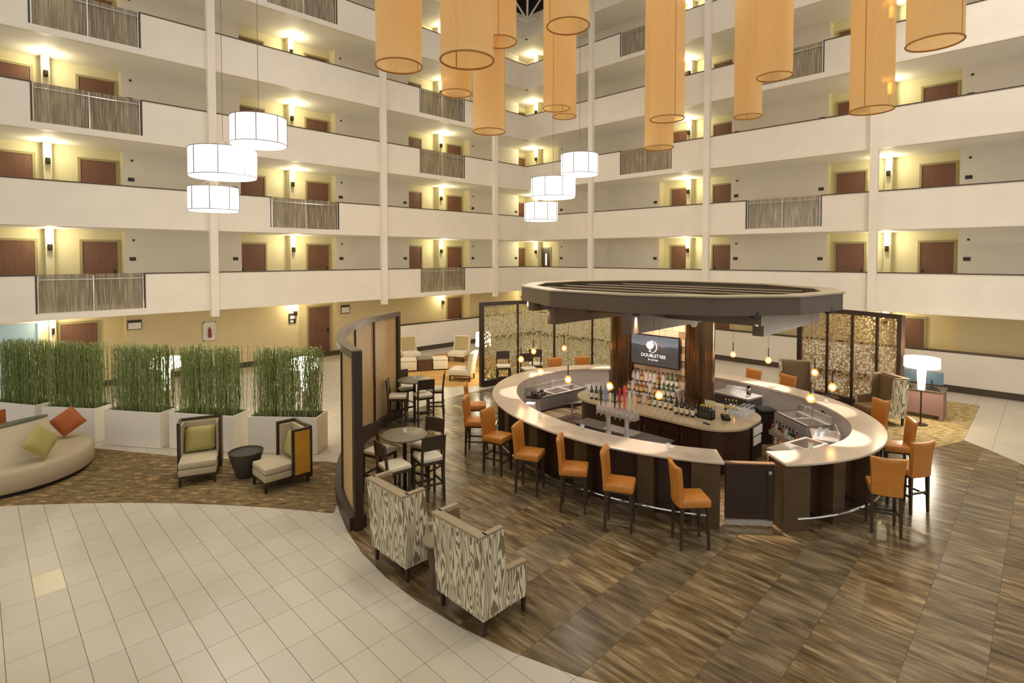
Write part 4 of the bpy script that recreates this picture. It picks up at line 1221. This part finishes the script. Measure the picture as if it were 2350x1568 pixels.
# framed lounge chairs, front = +x
M_linen = mat('taupe_linen', (178, 163, 130), .85, noise=.05, nscale=60)
M_amberw = mat('amber_wood', (190, 140, 50), .35, noise=.12, nscale=3)
M_olivep = mat('olive_pillow', (160, 148, 82), .8, noise=.05, nscale=30)
M_rustp = mat('rust_pillow', (160, 84, 34), .8, noise=.05, nscale=30)
def pillow_mesh(w, h, t, m):
    b_ = B(); N = 10; rings = []
    V = []; F = []
    for sgn in (1, -1):
        for i in range(N + 1):
            for j in range(N + 1):
                u, v = i / N * 2 - 1, j / N * 2 - 1
                k = (1 - u ** 4) * (1 - v ** 4)
                px_ = 1 - .06 * (1 - v * v); py_ = 1 - .06 * (1 - u * u)
                V.append((sgn * t / 2 * k ** .6, u * w / 2 * px_ if False else u * w / 2 * (1 - .08 * (1 - v * v) * 0), v * h / 2))
    o = (N + 1) ** 2
    for s_ in (0, 1):
        for i in range(N):
            for j in range(N):
                a = s_ * o + i * (N + 1) + j
                F.append((a, a + 1, a + N + 2, a + N + 1))
    b_.add(V, F)
    return b_.mesh('pillow', m, True)
pm_olive = pillow_mesh(.5, .46, .16, M_olivep); pm_rust = pillow_mesh(.46, .46, .16, M_rustp)
def place_pillow(me, loc, rot, label):
    o = bpy.data.objects.new('throw_pillow', me); COL.objects.link(o); o.location = loc; o.rotation_euler = rot
    return tag(o, label, 'pillow')
def lounge(label, loc, rz):
    t = thing('framed_lounge_chair', label, 'lounge chair', loc, rz, 'framed lounge chairs')
    # shell
    for s in (-1, 1):
        y = s * .345
        ob('side_panel', B().bb(-.40, -.08, y - .02, y + .02, .2, 1.0), M_amberw, t)
        ob('side_frame', B().bb(-.43, -.39, y - .028, y + .028, .1, 1.04).bb(-.10, -.06, y - .028, y + .028, .12, 1.04).bb(-.39, -.10, y - .028, y + .028, 1.0, 1.04).bb(-.39, -.10, y - .028, y + .028, .14, .2), M_dark, t)
        ob('side_lining', B().bb(-.40, -.1, y - s * .045 - .02, y - s * .045 + .02, .3, .99), M_linen, t)
    ob('back_panel', B().bb(-.43, -.40, -.33, .33, .2, 1.0), M_amberw, t)
    ob('back_frame', B().bb(-.44, -.385, -.35, .35, 1.0, 1.04), M_dark, t)
    ob('back_pad', B().bb(-.40, -.33, -.30, .30, .3, .985), M_linen, t)
    ob('seat_cushion', B().rbox((.03, 0, .365), (.76, .62, .12), .035), M_linen, t, smooth=True)
    ob('seat_base', B().rbox((.03, 0, .24), (.75, .61, .12), .015), M_linen, t, smooth=True)
    ob('base_rail', B().bb(-.34, .4, -.3, .3, .14, .18), M_dark, t)
    for sx in (-.38, .38):
        for sy in (-.28, .28): ob('leg', B().bb(sx - .022, sx + .022, sy - .022, sy + .022, 0, .15), M_dark, t)
    return t
lounge('framed lounge chair with olive pillow facing the cream tiles, before a planter', (2.98, 11.38, .008), R(-110))
lounge('framed lounge chair with amber side panel turned towards the dark drum table', (3.97, 10.02, .008), R(180))
ca, sa = math.cos(R(-110)), math.sin(R(-110))
place_pillow(pm_olive, (2.98 + ca * -.22, 11.38 + sa * -.22, .68), (0, R(-14), R(-110)), 'olive square pillow in the lounge chair facing the cream tiles')
place_pillow(pm_olive, (3.97 + .22, 10.02, .68), (0, R(-14), R(180)), 'olive square pillow in the lounge chair with amber panel')
dt = thing('drum_table', 'dark tapered round side table between the framed lounge chairs', 'side table', (3.62, 10.80, .008))
ob('body', B().lathe([(.17, 0), (.18, .02), (.31, .47), (.31, .48), (.29, .48), (.285, .46), (0, .46)], 36), mat('dark_stone', (58, 54, 44), .4), dt, smooth=True)

# round settee
se = thing('round_settee', 'round grey-beige settee with cone back beside the planters', 'sofa', (.35, 14.05, .008))
ob('plinth', B().lathe([(1.3, 0), (1.3, .07)], 48), M_black, se)
ob('seat', B().lathe([(1.35, .07), (1.37, .1), (1.37, .37), (1.33, .42), (.7, .44), (0, .44)], 56), mat('settee_fabric', (176, 158, 126), .9, noise=.05, nscale=40), se, smooth=True)
rg0 = []
NB = 40
def topz(a): return 1.0 + .06 * math.cos(a - R(-20)) 
rings = []
for f, z in ((1.0, .42), (.96, .6), (.88, .85)):
    rings.append([(.78 * f * math.cos(2 * PI * k / NB), .78 * f * math.sin(2 * PI * k / NB), z) for k in range(NB)])
rings.append([(.64 * math.cos(2 * PI * k / NB), .64 * math.sin(2 * PI * k / NB), .96 + .13 * math.cos(2 * PI * k / NB - R(-60))) for k in range(NB)])
ob('cone_back', B().strip(rings), mat('settee_back', (206, 190, 158), .8), se, smooth=True)
rings = [[(f * math.cos(2 * PI * k / NB), f * math.sin(2 * PI * k / NB), .962 + dz + .13 * f / .64 * math.cos(2 * PI * k / NB - R(-60))) for k in range(NB)] for f, dz in ((.65, 0), (.65, .025), (.6, .03))]
ob('top_board', B().strip(rings), mat('settee_top', (92, 92, 74), .3), se, smooth=True)
place_pillow(pm_olive, (.83, 13.15, .77), (R(40), R(-25), R(-55)), 'olive pillow tipped against the settee back')
place_pillow(pm_rust, (1.34, 14.40, .77), (R(40), R(-30), R(250)), 'rust orange pillow lying on settee seat near planters')
place_pillow(pillow_mesh(.5, .66, .16, M_rustp), (.18, 15.02, .78), (0, R(-10), R(80)), 'rust orange pillow standing behind the settee back')

# cream slipper lounge beyond the curved screen
M_cl = mat('cream_linen', (222, 208, 176), .85, noise=.04, nscale=50)
M_gl = mat('gold_linen', (176, 156, 104), .85)
def slipper(label, loc, rz):
    t = thing('slipper_chair', label, 'armchair', loc, rz, 'cream slipper chairs')
    ob('seat', B().rbox((.05, 0, .30), (.75, .7, .2), .04), M_cl, t, smooth=True)
    ob('backrest', B().strip([[(-.36 + dx, -.34, z), (-.22 + dx, -.34, z), (-.22 + dx, .34, z), (-.36 + dx, .34, z)] for dx, z in ((.02, .2), (0, .5), (-.09, .96))]), M_cl, t)
    ob('back_cushion', B().strip([[(-.22 + dx, -.28, z), (-.17 + dx, -.28, z), (-.17 + dx, .28, z), (-.22 + dx, .28, z)] for dx, z in ((.0, .42), (-.09, .93))]), M_gl, t)
    ob('frame_rail', B().bb(-.32, .4, -.32, .32, .17, .2), M_dark, t)
    for sx in (-.3, .38):
        for sy in (-.3, .3): ob('leg', B().bb(sx - .02, sx + .02, sy - .02, sy + .02, 0, .18), M_dark, t)
    return t
slipper('cream slipper chair against the low wall beside the dark coffee table', (12.35, 18.15, .008), R(-110))
slipper('cream slipper chair against the low wall nearest the standing lamp', (13.85, 16.85, .008), R(-150))
slipper('cream slipper chair in profile beside the glowing table lamp', (11.75, 14.1, .008), R(125))
def ottoman(label, loc, rz, w):
    t = thing('ottoman', label, 'ottoman', loc, rz, 'cream ottomans')
    ob('cushion', B().rbox((0, 0, .40), (w, .6, .07), .025), M_cl, t, smooth=True); ob('body', B().rbox((0, 0, .20), (w - .02, .58, .32), .02), M_cl, t, smooth=True); ob('plinth', B().bb(-w / 2 + .03, w / 2 - .03, -.27, .27, 0, .05), M_dark, t)
ottoman('cream ottoman between coffee table and curved screen', (11.28, 16.70, .008), R(-30), .62)
ottoman('cream ottoman between coffee table and cream slipper chair', (12.29, 16.12, .008), R(-30), .56)
ct = thing('cube_table', 'dark brown cube table with grey top between the cream ottomans', 'coffee table', (11.79, 16.41, .008), R(-30))
ob('body', B().bb(-.25, .25, -.3, .3, 0, .42), mat('cube_brown', (84, 56, 30), .5), ct); ob('table_top', B().bb(-.26, .26, -.31, .31, .42, .46), mat('grey_top', (128, 120, 96), .4), ct)

# lit lamps
M_shade = mat('lit_shade', (255, 250, 235), .6, emit=3.5, emit_rgb=(255, 246, 224))
M_shadeb = mat('lit_column', (255, 252, 244), .6, emit=2.6, emit_rgb=(255, 250, 238))
def floor_lamp(label, loc, r=.37, en=60):
    t = thing('floor_lamp', label, 'floor lamp', loc, 0, 'glowing floor lamps')
    ob('base', B().lathe([(.15, 0), (.15, .02), (.03, .035), (0, .035)], 24), M_dark, t, smooth=True)
    ob('pole', B().tube((0, 0, .03), (0, 0, .92), .018, n=8), M_dark, t)
    ob('glow_column', B().lathe([(.075, .88), (.10, 1.48)], 18), M_shadeb, t, smooth=True)
    ob('lamp_shade', B().lathe([(r, 1.44), (r, 1.68)], 30), M_shade, t, smooth=True)
    lamp('floor_lamp_light', 'POINT', (loc[0], loc[1], 1.78), en, (1, .9, .74), .15)
    lamp('floor_lamp_light', 'POINT', (loc[0], loc[1], 1.3), en * .6, (1, .9, .74), .3)
floor_lamp('glowing floor lamp with wide white shade beside the desk', (16.61, 2.23, .01), en=130)
floor_lamp('glowing floor lamp behind the planters farther from the curved screen', (3.35, 15.5, .004), .32, 40)
floor_lamp('glowing floor lamp behind the planters closer to the curved screen', (5.75, 13.0, .004), .32, 40)
tl = thing('standing_lamp', 'bright drum lamp beside the cream slipper chair and mosaic screen', 'floor lamp', (12.38, 13.78, .008))
ob('base', B().lathe([(.14, 0), (.14, .02), (.02, .03)], 20), M_dark, tl); ob('pole', B().tube((0, 0, .03), (0, 0, 1.2), .015, n=8), M_dark, tl); ob('lamp_shade', B().lathe([(.27, 1.12), (.25, 1.58)], 24), M_shade, tl, smooth=True)
lamp('standing_lamp_light', 'POINT', (12.38, 13.78, 1.0), 55, (1, .9, .74), .2)
lamp('standing_lamp_light', 'POINT', (12.38, 13.78, 1.75), 30, (1, .9, .74), .2)

# computer desk
M_mauve = mat('mauve_laminate', (138, 106, 96), .45)
dk = thing('computer_desk', 'mauve panelled computer desk beside the floor lamp', 'desk', (17.62, 2.55, .01))
ob('desk_top', B().bb(-.35, .35, -.7, .48, .72, .76), mat('desk_top', (96, 80, 66), .4), dk)
ob('modesty_panel', B().bb(-.3, -.27, -.6, .4, .12, .72), M_mauve, dk)
ob('end_panel', B().bb(-.32, .3, -.68, -.6, 0, .72), M_mauve, dk); ob('end_panel', B().bb(-.32, .3, .4, .46, 0, .72), M_mauve, dk)
M_scr = mat('monitor_back', (70, 92, 104), .35)
for k, yy in enumerate((2.15, 2.72)):
    mo = thing('monitor', 'dark computer monitor on the mauve desk, ' + ('closer to desk end panel' if k == 0 else 'behind the wing chair'), 'monitor', (17.62, yy, .775), R(8))
    ob('screen', B().bb(-.02, .02, -.24, .24, .1, .42), M_scr, mo); ob('stand', B().bb(-.02, .03, -.03, .03, .02, .2).bb(-.1, .1, -.12, .12, 0, .02), M_black, mo)
    kb = thing('keyboard', 'black keyboard on the mauve desk, ' + ('closer to desk end panel' if k == 0 else 'behind the wing chair'), 'keyboard', (17.38, yy, .775)); ob('casing', B().bb(-.07, .07, -.2, .2, 0, .02), M_black, kb)
# ------------------------------------------------------------------ screens
def perforated(name, c0, c1, scale, hole, alpha=True, rough=.5, emit=0):
    m = bpy.data.materials.new(name); m.use_nodes = True
    nt = m.node_tree; b = nt.nodes['Principled BSDF']
    tc = nt.nodes.new('ShaderNodeTexCoord')
    vo = nt.nodes.new('ShaderNodeTexVoronoi'); vo.inputs['Scale'].default_value = scale; vo.inputs['Randomness'].default_value = .85
    nt.links.new(tc.outputs['Object'], vo.inputs['Vector'])
    mix = nt.nodes.new('ShaderNodeMix'); mix.data_type = 'RGBA'
    sp = nt.nodes.new('ShaderNodeSeparateColor'); nt.links.new(vo.outputs['Color'], sp.inputs[0])
    nt.links.new(sp.outputs[0], mix.inputs[0])
    mix.inputs[6].default_value = (*lin(c0), 1); mix.inputs[7].default_value = (*lin(c1), 1)
    nt.links.new(mix.outputs[2], b.inputs['Base Color'])
    gt = nt.nodes.new('ShaderNodeMath'); gt.operation = 'GREATER_THAN'; gt.inputs[1].default_value = hole
    nt.links.new(vo.outputs['Distance'], gt.inputs[0])
    if alpha:
        nt.links.new(gt.outputs[0], b.inputs['Alpha'])
    bp_ = nt.nodes.new('ShaderNodeBump'); bp_.inputs['Strength'].default_value = .6; bp_.inputs['Distance'].default_value = .01
    nt.links.new(vo.outputs['Distance'], bp_.inputs['Height']); nt.links.new(bp_.outputs[0], b.inputs['Normal'])
    b.inputs['Roughness'].default_value = rough
    return m
M_scr1 = perforated('woven_bronze_panel', (196, 160, 106), (214, 180, 126), 38, .2, False, .35)
M_scr2 = perforated('mosaic_panel', (176, 158, 100), (212, 196, 142), 16, .44)
M_scr3 = perforated('pierced_panel', (160, 130, 86), (196, 166, 118), 14, .5)
M_railg = mat('screen_rail', (112, 98, 76), .35)
def screen(label, Rr, angs, zt, panel_mat, cap, plinth=True):
    t = thing('partition_screen', label, 'partition screen', (BC[0], BC[1], .004))
    def pt(a, r=Rr): return (r * math.cos(R(a)), r * math.sin(R(a)))
    for i in range(len(angs) - 1):
        a0, a1 = angs[i], angs[i + 1]; rings = []
        for k in range(7):
            a = a0 + (a1 - a0) * k / 6
            p, q = pt(a, Rr - .003), pt(a, Rr + .003)
            rings.append([(p[0], p[1], .2), (q[0], q[1], .2), (q[0], q[1], zt - .1), (p[0], p[1], zt - .1)])
        ob('panel', B().strip(rings), panel_mat, t)
    for i, a in enumerate(angs):
        p = pt(a); e = i in (0, len(angs) - 1)
        ob('post', B().box((p[0], p[1], zt / 2), (.13 if e else .07, .12 if e else .06, zt - .02), R(a)), M_dark, t)
    rings = []; rb = []
    n = 40
    for k in range(n + 1):
        a = angs[0] + (angs[-1] - angs[0]) * k / n
        p, q = pt(a, Rr - cap / 2), pt(a, Rr + cap / 2)
        rings.append([(p[0], p[1], zt - .12), (q[0], q[1], zt - .12), (q[0], q[1], zt), (p[0], p[1], zt)])
        p, q = pt(a, Rr - .13), pt(a, Rr + .13)
        rb.append([(p[0], p[1], .0), (q[0], q[1], .0), (q[0], q[1], .2), (p[0], p[1], .2)])
    ob('top_rail', B().strip(rings), M_railg if cap > .1 else M_dark, t)
    ob('plinth', B().strip(rb), M_dark, t)
screen('curved bronze panel screen between the lounge carpet and the tall tables', 6.74, [167.5, 157, 146.5, 136, 125.5, 115], 2.76, M_scr1, .16)
screen('mosaic panel screen beyond the bar beside the cream slipper chairs', 7.0, [82.9, 71.6, 60.5, 49.3, 38.5, 28], 2.72, M_scr2, .1)
screen('pierced panel screen behind the wing chairs and desk', 7.12, [-4.9, -11.2, -16.8, -22.2, -27.2], 2.68, M_scr3, .1)

# ------------------------------------------------------------------ planters
M_planter = mat('planter_white', (238, 230, 212), .45)
M_stem = mat('willow_green', (128, 140, 74), .6, noise=.3, nscale=20)
M_stem2 = mat('willow_leaf', (152, 162, 98), .6)
M_soil = mat('soil', (60, 46, 30), .9)
def planter(label, fa, fb_, seed, dirw=None):
    rnd = random.Random(seed)
    L = math.hypot(fb_[0] - fa[0], fb_[1] - fa[1]); a = math.atan2(fb_[1] - fa[1], fb_[0] - fa[0])
    dx, dy = -math.sin(a), math.cos(a)
    if dx + dy < 0: dx, dy = -dx, -dy
    D = .56
    c = ((fa[0] + fb_[0]) / 2 + dx * D / 2, (fa[1] + fb_[1]) / 2 + dy * D / 2)
    t = thing('planter', label, 'planter', (c[0], c[1], .006), a, 'white planters of green willow')
    ob('box', B().bb(-L / 2, L / 2, -D / 2, -D / 2 + .03, 0, .78).bb(-L / 2, L / 2, D / 2 - .03, D / 2, 0, .78).bb(-L / 2, -L / 2 + .03, -D / 2 + .03, D / 2 - .03, 0, .78).bb(L / 2 - .03, L / 2, -D / 2 + .03, D / 2 - .03, 0, .78), M_planter, t)
    ob('soil', B().bb(-L / 2 + .03, L / 2 - .03, -D / 2 + .03, D / 2 - .03, .5, .74), M_soil, t)
    st = B(); lf = B()
    for k in range(300):
        x = rnd.uniform(-L / 2 + .05, L / 2 - .05); y = rnd.uniform(-D / 2 + .06, D / 2 - .06)
        h = rnd.uniform(1.32, 1.5); ph = rnd.uniform(0, 6); am = rnd.uniform(.01, .028); fq = rnd.uniform(9, 16)
        lx, ly = rnd.uniform(-.05, .05), rnd.uniform(-.05, .05)
        pts = []
        for i in range(11):
            z = h * i / 10
            pts.append((x + lx * i / 10 + am * math.sin(fq * z + ph), y + ly * i / 10 + am * math.cos(fq * z + ph * 1.3), .72 + z))
        r = rnd.uniform(.004, .0075)
        st.path(pts, r, 3)
        for i in range(2, 11):
            for q in range(2 if i > 3 else 1):
                p = pts[i]; th = rnd.uniform(0, 2 * PI); l = rnd.uniform(.03, .06); w = .009
                e = (p[0] + l * .6 * math.cos(th), p[1] + l * .6 * math.sin(th), p[2] + l * .8)
                s_ = (-math.sin(th) * w, math.cos(th) * w)
                mid = ((p[0] + e[0]) / 2, (p[1] + e[1]) / 2, (p[2] + e[2]) / 2)
                lf.add([p, (mid[0] + s_[0], mid[1] + s_[1], mid[2]), e, (mid[0] - s_[0], mid[1] - s_[1], mid[2])], [(0, 1, 2, 3)])
    o = ob('stems', st, M_stem, t); o['kind'] = 'stuff'
    me = bpy.data.meshes.new('twigs'); me.from_pydata(lf.v, [], lf.f); me.materials.append(M_stem2)
    o = ob('leafy_twigs', me, None, t); o['kind'] = 'stuff'
    # plinth strip
PLN = [((.20, 17.66), (.94, 16.40), 'white box planter of green willow, fifth from the curved screen'),
       ((1.05, 16.19), (1.87, 15.08), 'white box planter of green willow, fourth from the curved screen'),
       ((2.01, 14.85), (2.82, 13.66), 'white box planter of green willow, third from the curved screen'),
       ((2.97, 13.56), (3.87, 12.28), 'white box planter of green willow, second from the curved screen'),
       ((4.08, 12.05), (5.09, 10.92), 'white box planter of green willow next to the curved screen')]
for k, (a, b_, lb) in enumerate(PLN):
    planter(lb, a, b_, 11 + k)
# more of the row runs on out of view
# ------------------------------------------------------------------ drum pendants
M_drum = mat('lit_drum', (255, 252, 244), .6, emit=1.15, emit_rgb=(250, 250, 246))
M_drumw = mat('drum_wire', (120, 112, 100), .4, .5)
def drum(label, x, y, z0, z1, d, gp, ztop_=17.8):
    t = thing('drum_pendant', label, 'pendant lamp', (x, y, z0), 0, gp)
    r = d / 2; h = z1 - z0
    ob('drum_shade', B().lathe([(r, .02), (r, h)], 40), M_drum, t, smooth=True)
    ob('diffuser', B().lathe([(r - .01, .015), (r - .02, .0), (0, .0)], 40), M_drum, t, smooth=True)
    for z in (.02, h): 
        ob('ring', B().path([((r + .003) * math.cos(2 * PI * k / 40), (r + .003) * math.sin(2 * PI * k / 40), z) for k in range(40)], .008, 6, closed=True), M_drumw, t)
    for k in range(8):
        a = 2 * PI * k / 8 + .35
        ob('rib', B().tube(((r + .003) * math.cos(a), (r + .003) * math.sin(a), .02), ((r + .003) * math.cos(a), (r + .003) * math.sin(a), h), .009, n=5), M_drumw, t)
    for k in range(3):
        a = 2 * PI * k / 3 + .5
        ob('cable', B().tube((r * .7 * math.cos(a), r * .7 * math.sin(a), h), (.02 * math.cos(a), .02 * math.sin(a), .2 + h), .004, n=5), M_drumw, t)
    ob('spreader', B().tube((-r * .7, 0, h), (r * .7, 0, h), .008, n=5).tube((0, -r * .7, h), (0, r * .7, h), .008, n=5), M_drumw, t)
    ob('hanging_cable', B().tube((0, 0, .2 + h), (0, 0, ztop_ - z0), .006, n=5), M_drumw, t)
    lamp('drum_light', 'POINT', (x, y, z0 - .2), 60 * d * d, (1, .93, .8), .4)
gA, gB = 'drum pendants over the lounge carpet', 'drum pendants beyond the bar'
drum('white drum pendant over the lounge carpet, highest of its three', 4.34, 11.91, 6.54, 7.11, 1.10, gA)
drum('large white drum pendant over lounge carpet, middle of its three', 3.89, 12.74, 5.90, 6.50, 1.33, gA)
drum('small white drum pendant over the lounge carpet, lowest of its three', 3.78, 13.04, 5.19, 5.70, 1.0, gA, 5.88)
drum('white drum pendant above far bar end, highest of its three', 12.2, 9.5, 6.5, 7.07, 1.045, gB)
drum('large white drum pendant above far bar end, middle of its three', 11.84, 10.17, 5.88, 6.43, 1.26, gB)
drum('small white drum pendant above far bar end, lowest of its three', 11.55, 10.38, 5.22, 5.73, .95, gB, 5.86)

# ------------------------------------------------------------------ amber fabric cylinders
def amber_fabric():
    m = bpy.data.materials.new('amber_gauze'); m.use_nodes = True
    nt = m.node_tree
    for n in list(nt.nodes): nt.nodes.remove(n)
    out = nt.nodes.new('ShaderNodeOutputMaterial')
    d = nt.nodes.new('ShaderNodeBsdfDiffuse'); d.inputs[0].default_value = (*lin((244, 214, 158)), 1)
    tr = nt.nodes.new('ShaderNodeBsdfTranslucent'); tr.inputs[0].default_value = (*lin((248, 218, 164)), 1)
    tp = nt.nodes.new('ShaderNodeBsdfTransparent'); tp.inputs[0].default_value = (*lin((255, 226, 170)), 1)
    m1 = nt.nodes.new('ShaderNodeMixShader'); m1.inputs[0].default_value = .45
    nt.links.new(d.outputs[0], m1.inputs[1]); nt.links.new(tr.outputs[0], m1.inputs[2])
    tc = nt.nodes.new('ShaderNodeTexCoord')
    nz = nt.nodes.new('ShaderNodeTexNoise'); nz.inputs['Scale'].default_value = 30
    mp = nt.nodes.new('ShaderNodeMapping'); mp.inputs['Scale'].default_value = (3, 3, .3)
    nt.links.new(tc.outputs['Object'], mp.inputs[0]); nt.links.new(mp.outputs[0], nz.inputs['Vector'])
    mr = nt.nodes.new('ShaderNodeMapRange'); mr.inputs[3].default_value = .10; mr.inputs[4].default_value = .32
    nt.links.new(nz.outputs[0], mr.inputs[0])
    m2 = nt.nodes.new('ShaderNodeMixShader'); nt.links.new(mr.outputs[0], m2.inputs[0])
    nt.links.new(m1.outputs[0], m2.inputs[1]); nt.links.new(tp.outputs[0], m2.inputs[2])
    nt.links.new(m2.outputs[0], out.inputs[0])
    return m
M_amber = amber_fabric()
M_amring = mat('amber_hem', (176, 122, 58), .7)
AMB = [(5.36, 8.16, 7.53), (5.34, 6.3, 7.15), (9.17, 11.26, 8.52), (8.78, 9.2, 9.19), (9.21, 10.02, 7.32), (12.48, 10.59, 8.63), (14.3, 11.79, 8.94), (8.12, 6.61, 8.58),
       (12.02, 6.69, 7.54), (13.98, 8.03, 7.31), (17.11, 6.77, 8.54), (14.11, 4.94, 8.64), (13.49, 2.76, 7.28), (11.57, 1.48, 7.8)]
AML = ['above the nearer tall table', 'above the open floor before the stools', 'above the far tall table', 'above the stools at the rounded bar end', 'above the rounded bar end, lowest there', 'above the far drum pendants', 'hung farthest into the atrium corner', 'above the beer taps, hung high',
       'above the television, hung low', 'beyond the back bar, hung low', 'above the wing chair before the low wall', 'above the far sinks', 'above the stools by the floor lamp', 'above the walkway beside the bar, widest looking']
a0 = None
for k, (x, y, z) in enumerate(AMB):
    lab = 'tall amber gauze cylinder pendant ' + AML[k]
    if a0 is None:
        a0 = thing('cylinder_pendant', lab, 'pendant lamp', (x, y, z), 0, 'amber gauze cylinder pendants')
        ob('gauze_shade', B().add([(.4 * math.cos(2 * PI * i / 40), .4 * math.sin(2 * PI * i / 40), zz) for zz in (0, 4.4) for i in range(40)], [(i, (i + 1) % 40, 40 + (i + 1) % 40, 40 + i) for i in range(40)]), M_amber, a0, smooth=True)
        for zz in (0, 4.4):
            ob('hem_ring', B().path([(.401 * math.cos(2 * PI * i / 40), .401 * math.sin(2 * PI * i / 40), zz) for i in range(40)], .016, 6, closed=True), M_amring, a0, smooth=True)
        ob('seam', B().bb(.395, .402, -.008, .008, 0, 4.4), M_amring, a0)
        ob('top_spider', B().tube((-.4, 0, 4.4), (.4, 0, 4.4), .008, n=5).tube((0, -.4, 4.4), (0, .4, 4.4), .008, n=5), M_amring, a0)
        ob('hanging_cable', B().tube((0, 0, .6), (0, 0, 10.2), .005, n=5), M_drumw, a0)
    else:
        dup(a0, (x, y, z), k * 1.3, lab)
